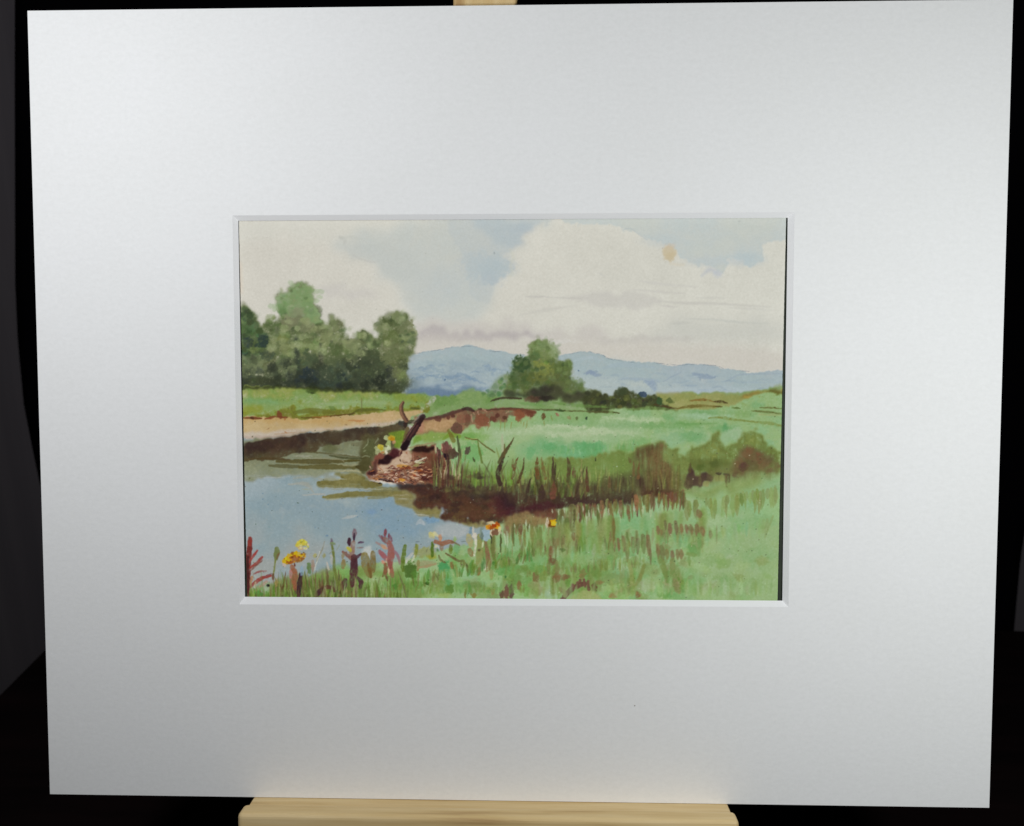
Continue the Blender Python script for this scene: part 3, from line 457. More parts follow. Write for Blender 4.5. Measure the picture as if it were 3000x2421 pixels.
for x, y, rx, ry, c, a in ((150, 950, 160, 140, (110, 160, 112), .6), (80, 850, 120, 60, (140, 176, 142), .6), (500, 900, 90, 70, (86, 132, 74), .75), (400, 690, 95, 110, (70, 98, 50), .85), (460, 800, 50, 120, (88, 128, 66), .75), (640, 1000, 150, 80, (132, 160, 112), .6), (800, 820, 110, 110, (118, 128, 78), .6), (880, 640, 80, 80, (72, 142, 100), .8), (950, 800, 50, 110, (82, 146, 100), .7), (1060, 400, 50, 80, (108, 156, 114), .7), (1200, 740, 150, 70, (134, 176, 140), .7), (1050, 720, 60, 50, (132, 174, 140), .6), (1250, 900, 200, 50, (92, 140, 82), .65), (1180, 960, 120, 50, (116, 160, 98), .6), (960, 960, 60, 80, (76, 112, 52), .7), (1700, 620, 130, 160, (100, 152, 94), .75), (1900, 480, 160, 60, (118, 164, 112), .6), (1850, 680, 160, 90, (96, 142, 84), .6), (2040, 660, 60, 50, (100, 120, 66), .6), (1900, 820, 120, 80, (104, 128, 76), .55), (2050, 980, 120, 80, (118, 162, 98), .6), (1600, 1000, 140, 70, (118, 158, 96), .5), (880, 1040, 110, 40, (140, 158, 90), .5), (1450, 960, 120, 50, (112, 150, 88), .5), (600, 430, 160, 70, (142, 146, 96), .8), (620, 590, 150, 40, (150, 132, 100), .6), (700, 500, 60, 30, (146, 136, 40), .7), (1150, 560, 60, 60, (140, 176, 136), .6), (1400, 560, 130, 90, (142, 180, 142), .5)): tb('C7', x, y, rx, ry, c, a, 4, wob=4)

# --- lone tree and hedge
lone = pt_('B2', '1085,300 1150,262 1235,250 1268,205 1285,140 1330,90 1400,64 1480,78 1550,118 1592,180 1602,255 1575,305 1640,298 1700,310 1735,370 1760,450 1805,530 1865,560 1895,620 1990,640 2110,690 2140,760 1800,770 1500,740 1330,765 1200,700 985,700 975,650 1030,570 1008,500 1050,450 1080,390')
tp('B2', '820,610 900,520 990,490 1040,560 1030,680 900,690', (122, 142, 116), .75, 4, wob=4); dabs(pt_('B2', '740,650 900,520 1040,480 1040,690 760,690'), 22, (3, 8), [(88, 120, 88), (112, 138, 108), (74, 106, 76)], (.4, .7))
poly(lone, (92, 108, 70), .93, 3, wob=3, wob2=2, col2=(104, 116, 76), gran=.12, edge=.1)
feather(lone, 90, [(120, 138, 104), (104, 124, 88), (140, 154, 124)], 5, 1150)
for x, y, rx, ry, c, a in ((1420, 170, 130, 100, (124, 142, 104), .75), (1540, 180, 50, 80, (142, 160, 126), .65), (1440, 250, 80, 70, (114, 128, 84), .6), (1180, 340, 100, 90, (58, 82, 58), .8), (1330, 250, 70, 60, (84, 108, 74), .6), (1430, 400, 120, 110, (124, 130, 74), .7), (1620, 400, 110, 90, (90, 106, 64), .6), (1700, 340, 50, 40, (100, 124, 84), .5), (1560, 520, 130, 80, (92, 96, 60), .6), (1200, 520, 130, 90, (76, 92, 54), .6), (1340, 500, 100, 60, (104, 108, 60), .6), (1700, 560, 110, 60, (94, 104, 68), .6), (1100, 590, 70, 50, (68, 94, 62), .6), (1080, 470, 60, 60, (78, 102, 76), .5), (1820, 540, 60, 50, (104, 126, 96), .5)): tb('B2', x, y, rx, ry, c, a, 6, wob=4, gran=.2)
dabs(lone, 150, (2, 8), [(66, 88, 58), (112, 130, 90), (90, 110, 70), (58, 80, 56), (120, 138, 100), (80, 100, 66)], (.2, .42), (1.5, 3))
tp('B2', '1180,650 1300,590 1500,570 1700,620 1900,650 2100,680 2151,740 2100,800 1800,770 1500,735 1340,770 1200,700', (58, 54, 44), .88, 4, wob=4, wob2=2, col2=(72, 72, 52)); tp('B2', '980,650 1060,630 1180,680 1200,715 1000,710', (60, 64, 52), .7, 3); tb('B2', 1310, 730, 90, 34, (96, 66, 52), .6, 3); tb('B2', 1460, 720, 80, 30, (48, 40, 36), .7, 3)
ts('B2', '840,755 920,725 1020,715 1180,722', 26, (66, 54, 38), .85, 1.5, taper=(.5, .8))
tp('B3', '-180,640 0,645 130,670 180,610 250,595 320,620 340,665 470,690 610,700 680,740 700,780 820,815 870,838 600,835 300,850 0,870 -200,840', (80, 86, 54), .9, 2.5, wob=3, wob2=2, col2=(68, 72, 46), gran=.2)
dabs(pt_('B3', '-150,650 150,680 320,630 480,700 690,780 600,820 0,830 -150,820'), 60, (3, 8), [(56, 58, 42), (96, 104, 64), (74, 82, 48)], (.35, .65)); tb('B3', 470, 675, 42, 32, (62, 74, 96), .85, 2); tb('B3', 660, 750, 36, 38, (58, 88, 62), .85, 2); tb('B3', 780, 750, 36, 30, (86, 100, 62), .8, 2); tb('B3', 240, 640, 70, 50, (66, 78, 56), .6, 3)
for s, w, c, a in (('B3:600,790 760,820 870,835', 24, (84, 68, 40), .85), ('B3:860,835 960,815 1150,805 1350,815', 38, (112, 102, 54), .85), ('B3:1000,750 1150,735 1300,760', 30, (128, 102, 54), .8), ('B3:1270,755 1350,755 1425,775', 30, (66, 50, 26), .9), ('B3:1290,810 1365,815', 24, (92, 84, 44), .8), ('B3:1480,825 1570,835', 22, (92, 110, 66), .7), ('B3:1790,825 1900,825 2045,838', 20, (92, 86, 46), .85), ('B3:1700,860 1850,870 2045,895', 30, (98, 100, 58), .85), ('B3:1215,945 1330,935 1500,960 1720,985', 32, (118, 130, 76), .8), ('B3:1700,985 1900,1000 2045,1030', 40, (122, 136, 84), .7), ('B3:-100,870 0,872 120,875 210,888', 30, (78, 78, 44), .85), ('B3:300,850 560,830 760,840', 40, (104, 128, 84), .6), ('B3:1780,900 2030,910', 34, (150, 158, 110), .6), ('B2:1040,835 1300,845 1500,850 1700,860 2151,880', 26, (92, 92, 58), .75), ('B2:1540,770 1800,800 2151,820', 44, (104, 136, 86), .6), ('B2:1560,850 1660,860', 30, (62, 84, 54), .7), ('B2:1150,770 1400,800', 40, (110, 146, 98), .6), ('B3:850,1000 1000,1010 1300,1000', 30, (106, 150, 98), .6)):
    tt, s = s.split(':'); ts(tt, s, w, c, a, 1.6, taper=(.35, .35), gran=.25)
ts('B2', '60,840 130,790 170,750 200,720', 40, (158, 166, 142), .6, 4, gran=.6)
# --- eroded brown bank
poly(pt_('B2', '-40,960 40,920 90,945 300,908 420,868 520,838 640,850 760,848 1010,828 1200,838 1340,865 1340,905 1285,932 1275,985 1260,940 1195,942 1172,980 1135,962 1120,920 1060,915 1010,925 1000,965 900,972 832,985 818,1042 740,1040 700,1055 655,1035 625,1005 570,1062 480,1118 430,1135 385,1075 300,1100 200,1120 60,1130 -20,1110'), (120, 92, 72), .95, 1.5, wob=2, wob2=1.5, col2=(138, 106, 80), gran=.16, edge=.15)
tp('B2', '40,1040 120,985 220,955 340,945 430,960 400,1030 300,1090 150,1110 20,1105', (178, 144, 108), .9, 4, wob=3); tp('B2', '0,1020 60,1000 110,1060 80,1120 0,1120', (164, 118, 98), .7, 4); tp('B2', '20,1110 100,1130 300,1090 400,1080 380,1160 250,1190 60,1190 0,1150', (126, 150, 84), .85, 4)
for s, w, c, a in (('B2:90,955 260,930 420,880 540,845', 44, (84, 56, 50), .8), ('B2:520,840 580,835 640,860', 44, (66, 44, 40), .85), ('B2:760,855 1020,838 1200,850 1330,880', 30, (82, 52, 42), .75), ('B2:1060,845 1340,880', 50, (112, 72, 54), .7)):
    tt, s = s.split(':'); ts(tt, s, w, c, a, 2, taper=(.5, .6))
for x, y, rx, ry, c in ((240, 950, 36, 30, (98, 64, 54)), (360, 935, 20, 22, (98, 62, 50)), (410, 920, 19, 22, (84, 50, 42)), (570, 960, 48, 74, (112, 76, 60)), (450, 1060, 62, 66, (100, 72, 60)), (500, 950, 50, 50, (132, 94, 74)), (730, 960, 80, 70, (126, 84, 62)), (860, 950, 34, 34, (100, 62, 48)), (912, 915, 30, 26, (90, 54, 44)), (995, 940, 22, 22, (88, 60, 44)), (1160, 900, 60, 50, (128, 82, 58)), (1280, 900, 55, 28, (104, 64, 48)), (715, 845, 26, 16, (88, 58, 48)), (1430, 920, 22, 38, (98, 68, 40)), (1590, 905, 18, 14, (150, 110, 90)), (1575, 895, 12, 10, (140, 98, 80)), (1715, 938, 20, 20, (134, 128, 92)), (1805, 948, 18, 24, (96, 104, 70)), (1912, 946, 12, 18, (46, 60, 52)), (1135, 960, 30, 30, (132, 92, 62))): tb('B2', x, y, rx, ry, c, .8, 1.6, rot=.2)
for s in ('690,870 700,900', '615,900 630,990', '640,880 650,900', '770,850 790,870', '1010,890 1040,870', '745,840 770,860'): ts('B2', s, 12, (196, 156, 132), .5, 1.2)
for s in ('950,960 945,1080', '1000,960 990,1085', '1070,990 1060,1060', '1210,990 1200,1040', '1250,980 1230,1060', '1435,980 1440,1030', '810,1040 800,1080', '1520,920 1530,980', '1170,970 1180,1010', '820,1000 815,1050'): ts('B2', s, 11, (136, 132, 82), .7, 1, taper=(1, .3))
# --- grass between bank and reeds, thin twigs
for s, w, c, a in (('B2:300,1180 380,1130 480,1150', 50, (112, 140, 62), .7), ('B2:360,1080 400,1160 420,1200', 50, (112, 100, 44), .7), ('B2:540,1160 600,1175 690,1185', 16, (96, 76, 40), .85), ('B2:690,1185 780,1260 880,1330', 18, (98, 92, 50), .85), ('B2:540,1180 680,1170', 8, (176, 186, 120), .6), ('B2:690,1190 710,1320 740,1440', 28, (98, 112, 62), .8), ('B2:460,1150 480,1280 490,1400', 34, (74, 82, 56), .85), ('B2:900,1280 930,1400', 20, (120, 134, 82), .6), ('B2:965,1130 970,1320', 30, (172, 170, 140), .7), ('B2:1100,1160 1040,1260 980,1350 930,1440', 42, (86, 74, 48), .9), ('B2:990,1240 990,1380', 22, (104, 88, 56), .8), ('B2:440,1260 460,1330', 14, (176, 200, 160), .7), ('B2:640,1390 650,1430', 22, (62, 64, 42), .8)):
    tt, s = s.split(':'); ts(tt, s, w, c, a, 1.3, taper=(.5, .9) if '1100,1160' not in s else (.15, 1))
for x, y, rx, ry, c in ((570, 1310, 34, 44, (84, 68, 60)), (340, 1290, 60, 70, (112, 76, 66)), (380, 1340, 70, 60, (92, 72, 56)), (330, 1370, 34, 38, (56, 34, 40)), (430, 1360, 30, 34, (80, 72, 58))): tb('B2', x, y, rx, ry, c, .85, 2)
# --- dark reed bank
reed = pt_('S', '1180,1424 1260,1420 1320,1410 1340,1392 1400,1385 1450,1392 1500,1398 1560,1404 1620,1402 1700,1405 1760,1400 1840,1380 1890,1372 1960,1374 1990,1380 1995,1425 1960,1440 1880,1452 1800,1466 1740,1476 1690,1484 1640,1496 1580,1508 1500,1526 1440,1534 1380,1532 1300,1515 1288,1498 1290,1486 1218,1480 1212,1462 1240,1450 1190,1440')
poly(reed, (84, 60, 46), .93, 3, wob=4, wob2=2, col2=(72, 56, 42), gran=.2, streak=.12)
tp('C3', '600,130 1000,110 1400,110 1700,200 2151,200 2300,500 2200,670 1900,690 1700,660 1640,600 1480,590 1280,610 1215,590 1240,470 870,440 810,350 860,300 700,230', (72, 44, 38), .82, 3, wob=3, wob2=1.5, col2=(86, 56, 42), gran=.2)
tp('C3', '1400,420 1700,350 2000,420 2000,580 1600,600 1400,560', (92, 66, 44), .6, 8); tp('C3', '560,60 900,90 1300,120 1300,160 900,170 640,170', (58, 46, 44), .8, 4); tp('C3', '1700,230 1980,210 2000,330 1900,400 1740,330', (48, 36, 42), .8, 5)
tp('C4', '0,560 200,480 340,560 340,740 200,800 60,740', (52, 30, 40), .8, 7, wob=5); tp('C4', '350,700 560,680 900,670 1060,690 900,740 700,780 500,800 250,840 100,860', (74, 36, 42), .8, 4, wob=4); tp('C4', '1000,480 1300,460 1500,520 1800,500 2000,520 2000,600 1700,620 1480,690 1200,690 1000,660', (70, 52, 48), .75, 6, wob=5, gran=.3); tp('C4', '0,560 150,620 200,800 120,850 0,840', (96, 52, 46), .5, 8)
olive = pt_('S', '1580,1352 1700,1340 1800,1330 1860,1320 1890,1296 1940,1292 1952,1310 1985,1316 1994,1340 2030,1310 2050,1312 2075,1300 2080,1276 2100,1274 2112,1300 2140,1310 2160,1290 2200,1262 2222,1260 2245,1290 2290,1330 2320,1345 2320,1385 2240,1382 2200,1378 2160,1390 2120,1398 2080,1395 2050,1410 2010,1430 1990,1442 1900,1452 1850,1440 1760,1420 1600,1420')
poly(olive, (116, 126, 76), .85, 3, wob=4, wob2=2, col2=(106, 116, 66), gran=.18, streak=.08, edge=.1)
tp('S', '1850,1345 1885,1310 1935,1296 1950,1330 1985,1390 1990,1440 1900,1455 1850,1440', (112, 94, 62), .8, 6, wob=5, col2=(96, 78, 52), streak=.15); tp('C5', '1320,560 1400,440 1520,330 1600,370 1700,420 1830,480 1900,560 1720,660 1580,690 1500,690 1420,770 1300,700', (112, 84, 60), .75, 6, wob=4, col2=(98, 82, 56)); tp('C5', '700,540 1000,520 1240,560 1280,680 1060,700 900,700 740,680', (98, 106, 58), .75, 6, wob=4)
for x, y, rx, ry, c, a in ((1550, 380, 60, 60, (122, 88, 62), .45), (1680, 500, 50, 80, (116, 80, 58), .5), (1440, 640, 70, 70, (92, 66, 56), .75), (1340, 740, 40, 60, (92, 64, 52), .7), (1840, 500, 60, 60, (104, 92, 64), .6), (1940, 610, 40, 36, (112, 78, 52), .8), (1840, 680, 70, 34, (108, 82, 62), .8), (1010, 400, 90, 90, (124, 132, 76), .6), (820, 440, 90, 60, (122, 136, 82), .6), (1600, 250, 110, 90, (124, 136, 80), .6), (1060, 590, 80, 60, (84, 96, 54), .6), (840, 630, 60, 40, (82, 100, 54), .6), (580, 620, 90, 90, (118, 130, 80), .6), (420, 480, 100, 90, (122, 132, 84), .6)): tb('C5', x, y, rx, ry, c, a, 5, wob=4, gran=.2)
tp('C5', '605,890 640,740 660,690 700,660 740,700 760,760 830,770 850,720 920,705 1040,770 990,830 900,830 880,890 850,920 820,900 740,900 700,930 650,950', (66, 44, 48), .9, 1.6, wob=1.5, col2=(78, 52, 52)); tb('C5', 1095, 728, 42, 22, (38, 28, 36), .9, 1.5); ts('C5', '700,570 690,700', 40, (92, 80, 50), .8, 2, taper=(.2, 1)); ts('C5', '1180,740 1240,740', 34, (46, 34, 40), .8, 2)
ts('C5', '1210,760 1215,910', 46, (84, 58, 44), .85, 1.5, taper=(1, .5)); ts('C5', '1255,750 1255,840', 26, (76, 58, 44), .8, 1.5); tb('C5', 1110, 800, 90, 44, (158, 164, 104), .75, 4); tb('C5', 930, 870, 44, 40, (160, 150, 100), .7, 4)
tp('C5', '0,880 120,900 240,960 450,960 530,980 480,1060 300,1070 100,1060 0,1070', (88, 56, 42), .75, 4, wob=4, col2=(104, 72, 46)); tp('C5', '560,900 700,940 850,920 950,960 1100,900 1300,800 1480,780 1600,730 1740,720 1700,900 1500,950 1400,1000 1150,1060 880,1110 700,1020 600,1020', (126, 142, 90), .75, 8, wob=6, col2=(134, 156, 104))
for _ in range(46):
    x, y = rg.uniform(1215, 1500), rg.uniform(1440, 1525)
    if y > 1470 + (x - 1215) * .28 or y < 1432: continue
    blob(x, y, rg.uniform(8, 24), rg.uniform(4, 10), [(98, 82, 52), (50, 34, 36), (92, 62, 48), (60, 48, 40), (110, 84, 60)][rg.integers(5)], rg.uniform(.25, .5), rg.uniform(2.5, 6), rg.uniform(-.2, .2), wob=3)
tp('S', '1970,1400 2060,1385 2150,1372 2290,1360 2290,1392 2200,1400 2120,1412 2060,1425 1990,1448', (112, 108, 68), .5, 7, wob=5, streak=.15)
# reed blades
tp('S', '1330,1378 1420,1362 1520,1350 1640,1352 1740,1345 1860,1330 1880,1440 1700,1450 1500,1450 1330,1440', (114, 138, 84), .5, 9, wob=5, streak=.15)
tp('S', '1330,1426 1500,1416 1700,1415 1900,1400 1960,1440 1700,1470 1400,1470 1330,1455', (74, 56, 44), .5, 8, wob=5, streak=.25)
cols_r = [(84, 70, 46), (98, 92, 54), (112, 110, 64), (68, 52, 40), (114, 128, 74), (102, 122, 70), (92, 78, 52)]
blades(140, (1330, 1720), [(1330, 1430), (1450, 1435), (1600, 1450), (1720, 1455)], (18, 92), (3, 10), cols_r, (.3, .65), .2, soft=(.9, 2.2), clump=17)
blades(90, (1700, 1990), [(1700, 1445), (1850, 1440), (1990, 1430)], (20, 75), (3, 6), [(112, 106, 62), (98, 86, 54), (120, 124, 74), (88, 70, 48), (134, 132, 84)], (.2, .5), .14, soft=(1.2, 3), clump=12)
blades(60, (1330, 1500), [(1330, 1425), (1500, 1420)], (20, 60), (3, 7), [(118, 150, 84), (128, 160, 96), (104, 134, 70)], (.35, .6), .1)
blades(45, (1500, 1800), [(1500, 1420), (1800, 1405)], (16, 50), (3, 7), [(136, 152, 92), (124, 150, 90), (146, 150, 100)], (.3, .55), .08)
for s, w, c in (('C4:180,0 130,120 90,240 120,380', 70, (66, 50, 40)), ('C4:380,0 330,130 300,300', 46, (104, 76, 48)), ('C4:310,20 300,140', 30, (112, 92, 60)), ('C4:470,10 450,160 400,300 380,360', 38, (84, 66, 42)), ('C4:655,0 650,140 660,300', 56, (104, 76, 44)), ('C4:720,0 740,150 770,300', 48, (116, 92, 54)), ('C4:880,0 880,200 900,340', 44, (78, 64, 46)), ('C4:920,80 910,240', 26, (70, 60, 42)), ('C4:1080,0 1110,120 1100,340', 56, (88, 74, 48)), ('C4:1180,130 1180,280', 54, (104, 82, 58)), ('C4:1290,40 1280,360', 16, (150, 140, 96)), ('C4:1365,140 1365,320 1380,480', 50, (92, 64, 48)), ('C4:560,300 520,480 490,620', 50, (70, 56, 44)), ('C4:1490,0 1490,50', 16, (56, 60, 40)), ('C4:890,350 880,560', 90, (110, 72, 56)), ('C4:1690,270 1690,420', 46, (104, 84, 58)), ('C4:2040,60 2030,260', 40, (112, 92, 60)), ('C4:2110,80 2100,300', 40, (108, 84, 54)), ('C4:1960,0 1990,60', 40, (106, 96, 58)), ('C4:720,400 720,560', 90, (72, 54, 46)), ('C4:600,420 580,560', 60, (66, 56, 44))):
    tt, s = s.split(':'); ts(tt, s, w, c, .8, 1.5, taper=(.2, 1), gran=.25)
# drips of brush below the reeds
cols_d = [(112, 92, 60), (120, 112, 72), (104, 80, 58), (98, 104, 64), (128, 132, 86)]
blades(46, (1690, 1900), [(1690, 1482), (1800, 1466), (1900, 1450)], (20, 62), (6, 13), cols_d, (.55, .9), .06, True)
blades(60, (1470, 1700), [(1470, 1530), (1560, 1515), (1700, 1484)], (22, 70), (5, 12), [(124, 116, 74), (112, 92, 62), (134, 134, 88), (98, 100, 62), (142, 124, 92)], (.45, .85), .06, True)
blades(40, (1480, 1960), [(1480, 1545), (1700, 1505), (1960, 1470)], (14, 50), (4, 9), [(168, 188, 150), (150, 182, 146), (178, 184, 150)], (.35, .65), .06, True)
blades(36, (1900, 2010), [(1900, 1452), (2010, 1440)], (18, 56), (6, 12), cols_d + [(120, 84, 62)], (.55, .9), .06, True)
blades(40, (2010, 2280), [(2010, 1470), (2100, 1462), (2280, 1430)], (20, 66), (8, 18), [(126, 138, 88), (118, 128, 80), (130, 150, 100)], (.4, .7), .05, True)
tp('C4', '250,850 480,770 600,830 780,860 820,900 800,980 700,1000 600,1000 480,960 300,1000 150,980 200,900', (122, 108, 70), .85, 3, wob=3, col2=(140, 120, 84)); tp('C4', '600,820 660,770 860,740 960,780 960,900 860,880 760,880', (104, 66, 52), .8, 3)
for s, w, c in (('C4:320,950 315,1100 318,1270', 30, (92, 100, 62)), ('C4:410,1000 410,1250', 44, (124, 124, 78)), ('C4:470,1050 480,1270', 40, (118, 116, 70)), ('C4:580,1000 590,1250', 60, (122, 124, 76)), ('C4:700,1020 690,1250', 60, (116, 110, 74)), ('C4:520,960 525,1070', 22, (88, 84, 52)), ('C4:400,980 420,1100', 70, (110, 84, 60)), ('C4:1150,720 1120,940 1180,1080', 130, (112, 108, 70)), ('C4:1190,760 1185,1000', 40, (84, 78, 50)), ('C4:1290,740 1290,870', 30, (98, 100, 62)), ('C4:1360,720 1370,840', 40, (80, 92, 56)), ('C4:1410,740 1415,830', 24, (84, 100, 60)), ('C4:1480,680 1490,840', 44, (118, 88, 62)), ('C4:1575,640 1580,850', 64, (136, 104, 76)), ('C4:1700,680 1730,900 1745,1100 1745,1260', 60, (120, 104, 64)), ('C4:1850,640 1860,870', 70, (120, 96, 68)), ('C4:1950,700 1975,920', 54, (118, 96, 66)), ('C4:2070,560 2085,760', 76, (140, 104, 74)), ('C4:1260,980 1260,1250', 90, (128, 134, 76)), ('C4:890,1000 880,1240', 70, (100, 108, 66)), ('C4:950,1010 950,1250', 70, (134, 112, 84)), ('C4:920,1240 920,1467', 30, (98, 98, 60)), ('C4:1170,1100 1180,1200', 60, (122, 92, 64)), ('C4:140,1060 130,1360', 26, (86, 92, 58)), ('C4:30,1100 40,1400', 50, (112, 118, 74)), ('C4:70,1030 70,1110', 90, (96, 76, 56)), ('C4:210,1010 220,1120', 90, (128, 100, 76)), ('C4:850,1290 850,1467', 60, (120, 84, 58)), ('C4:770,1280 800,1420', 20, (112, 92, 66)), ('C4:1080,900 1070,980', 80, (96, 112, 68))):
    tt, s = s.split(':'); ts(tt, s, w, c, .75, 1.8, taper=(.8, .3), gran=.2)
for s in ('490,900 500,1000', '870,750 875,800', '960,740 965,830', '1040,730 1050,800', '330,960 330,1010', '800,870 790,950', '990,1070 985,1150', '220,1060 230,1290', '190,1100 200,1260', '610,1000 640,1100', '640,1080 650,1180', '1520,680 1540,800', '1310,700 1320,790', '540,960 545,1030', '150,1080 140,1130', '1390,760 1400,850'): ts('C4', s, 22, (184, 196, 168), .7, 1.3, taper=(.5, .3))
blades(120, (1290, 2060), [(1290, 1640), (1500, 1560), (1800, 1520), (2060, 1500)], (30, 120), (8, 26), [(116, 138, 82), (124, 128, 78), (104, 140, 84), (128, 118, 76), (112, 150, 96), (140, 150, 100)], (.15, .38), .08, True, soft=(3, 7), clump=16)
blades(80, (1380, 2000), [(1380, 1745), (1700, 1735), (2000, 1730)], (30, 90), (6, 20), [(106, 132, 74), (120, 118, 72), (98, 136, 80), (126, 108, 72)], (.18, .42), .12, soft=(2, 5), clump=14)
blades(70, (1400, 1900), [(1400, 1640), (1900, 1600)], (14, 46), (3, 8), [(112, 98, 62), (104, 112, 66), (92, 124, 72), (124, 104, 74)], (.3, .6), .12, soft=(1, 2), clump=20)
dabs(pt_('S', '1180,1700 1400,1630 1700,1600 2000,1590 2270,1600 2270,1760 1180,1760'), 130, (6, 20), [(110, 150, 92), (98, 138, 80), (146, 172, 122), (124, 132, 82), (156, 180, 136), (118, 112, 72)], (.18, .4), (2.5, 6), asp=1.8, wob=4)
blades(60, (1500, 2100), [(1500, 1590), (1800, 1560), (2100, 1540)], (16, 54), (5, 12), [(124, 104, 72), (116, 112, 70), (132, 120, 84)], (.22, .45), .08, True, soft=(1.5, 3), clump=18)
# drifts of short brown marks on the meadow
for x, y, rx, ry, r in ((1070, 150, 16, 26, .1), (1130, 110, 12, 30, .1), (1168, 145, 17, 40, 0), (1215, 130, 17, 44, .1), (1260, 140, 15, 30, 0), (1300, 140, 16, 26, .2), (1335, 145, 18, 30, .3), (1385, 150, 22, 34, 0), (1425, 160, 20, 26, .4), (1496, 185, 15, 22, -.1), (748, 265, 12, 42, .15), (792, 255, 16, 48, .1), (822, 330, 16, 60, 0), (870, 270, 20, 50, 0), (905, 280, 16, 50, 0), (950, 260, 22, 60, .1), (990, 270, 20, 66, .1), (1010, 360, 10, 52, 0), (1068, 320, 16, 48, .1), (1100, 335, 22, 50, .2), (1143, 345, 17, 30, 0), (1186, 355, 17, 28, 0), (1228, 345, 16, 30, 0), (1258, 345, 20, 26, 0), (1400, 20, 24, 20, .4)): ts('C8', f'{x - 4},{y - ry * 1.1} {x + ry * r * .5},{y} {x + ry * r},{y + ry * 1.2}', rx * 2.1, (118 + rg.normal(0, 6), 102 + rg.normal(0, 5), 70), .68, 1.8, taper=(.7, .35), wob=.2)
for s, w, c, a in (('C8:1085,370 1110,440 1130,520', 50, (116, 132, 82), .7), ('C8:1185,390 1190,500 1210,560 1240,650', 56, (124, 132, 88), .75), ('C8:1200,560 1225,640', 60, (130, 112, 78), .6), ('C8:1400,180 1405,260 1400,350', 34, (112, 146, 96), .7), ('C8:1320,370 1325,430', 26, (112, 140, 90), .7), ('C8:830,390 850,480 855,590', 36, (136, 148, 96), .7), ('C8:960,430 930,520 890,590', 36, (122, 128, 78), .75), ('C8:880,590 760,640 680,690', 30, (140, 138, 92), .6), ('C8:755,430 765,500', 16, (140, 146, 96), .6), ('C8:1330,280 1380,330', 70, (108, 148, 96), .6), ('C8:1310,340 1380,350', 40, (118, 142, 92), .6), ('C8:1110,570 1180,610', 20, (150, 150, 108), .5), ('C8:1860,560 1860,670', 26, (128, 156, 106), .5), ('C8:2000,30 1950,160', 20, (132, 150, 104), .5), ('C8:820,170 825,240', 18, (98, 122, 76), .7), ('C8:710,60 715,230', 26, (116, 104, 60), .7), ('C8:280,620 320,660', 40, (124, 98, 74), .6)):
    tt, s = s.split(':'); ts(tt, s, w, c, a, 2, taper=(.7, .5), gran=.2)
ts('C8', '300,705 330,665 380,620 440,590 480,580', 44, (104, 76, 62), .9, 1.5, taper=(.8, .8)); tp('C8', '360,700 400,660 470,630 540,640 600,690 620,720 360,720', (152, 158, 106), .8, 3)
for s in ('380,590 375,620', '440,550 435,590', '470,550 480,600', '505,560 510,630', '420,570 415,610'): ts('C8', s, 22, (112, 82, 66), .85, 1.3)
for x, y, rx, ry, c in ((80, 530, 34, 40, (118, 96, 62)), (250, 530, 34, 44, (122, 94, 62)), (320, 530, 34, 24, (118, 92, 62)), (555, 600, 22, 34, (98, 72, 46)), (600, 570, 34, 18, (130, 110, 70)), (910, 670, 24, 24, (124, 92, 60)), (700, 680, 30, 24, (140, 112, 74)), (300, 308, 18, 14, (70, 92, 58)), (190, 340, 14, 44, (118, 92, 62)), (215, 400, 30, 34, (108, 84, 56)), (185, 450, 16, 70, (118, 110, 68)), (250, 460, 16, 60, (120, 110, 70)), (460, 500, 26, 40, (122, 112, 70)), (400, 450, 18, 34, (120, 136, 84)), (300, 430, 14, 40, (112, 130, 80)), (560, 480, 30, 40, (104, 130, 78))): tb('C8', x, y, rx, ry, c, .65, 2.2, gran=.2)
blades(60, (1540, 1900), [(1540, 1690), (1900, 1660)], (14, 40), (4, 8), [(116, 128, 80), (124, 140, 90), (118, 108, 68), (104, 140, 84)], (.25, .55), .1)

# --- mound of roots with branches
mound = pt_('C2', '100,1200 160,1080 200,990 240,900 300,875 400,930 470,880 560,860 620,830 760,850 880,800 1130,745 1180,770 1150,830 1170,900 1260,960 1340,1080 1390,1230 1410,1400 1100,1400 700,1390 400,1370 160,1360 80,1290')
tp('C2', '0,640 150,630 250,640 380,560 560,520 680,510 640,700 540,860 400,920 280,860 200,1000 150,1100 60,1180 0,1200', (96, 92, 62), .8, 3, wob=3, col2=(84, 78, 50)); tp('C2', '60,730 200,690 240,820 200,930 80,950 20,860', (88, 92, 58), .7, 4); tp('C2', '0,960 120,960 170,1060 80,1200 0,1240', (78, 74, 42), .7, 4)
tp('C2', '440,580 660,510 690,620 640,720 600,820 520,800 500,700', (112, 140, 62), .9, 2.5); tp('C2', '840,640 930,640 960,720 860,760 780,770', (112, 144, 72), .9, 2); tp('C2', '270,620 380,610 400,700 380,800 290,790 250,720', (74, 66, 44), .85, 2)
poly(mound, (134, 98, 76), .95, 2.2, wob=2, wob2=2, col2=(120, 80, 62), gran=.16)
tp('C2', '280,1100 430,1060 560,940 640,860 740,870 790,960 800,1060 700,1100 600,1150 420,1190 260,1190', (192, 166, 140), .92, 3, wob=2); tp('C2', '830,900 1000,880 1130,880 1200,960 1300,1100 1370,1260 1390,1380 1000,1360 860,1300 820,1200 900,1120 1000,1040 960,960', (100, 60, 46), .9, 5, wob=3, col2=(112, 70, 52))
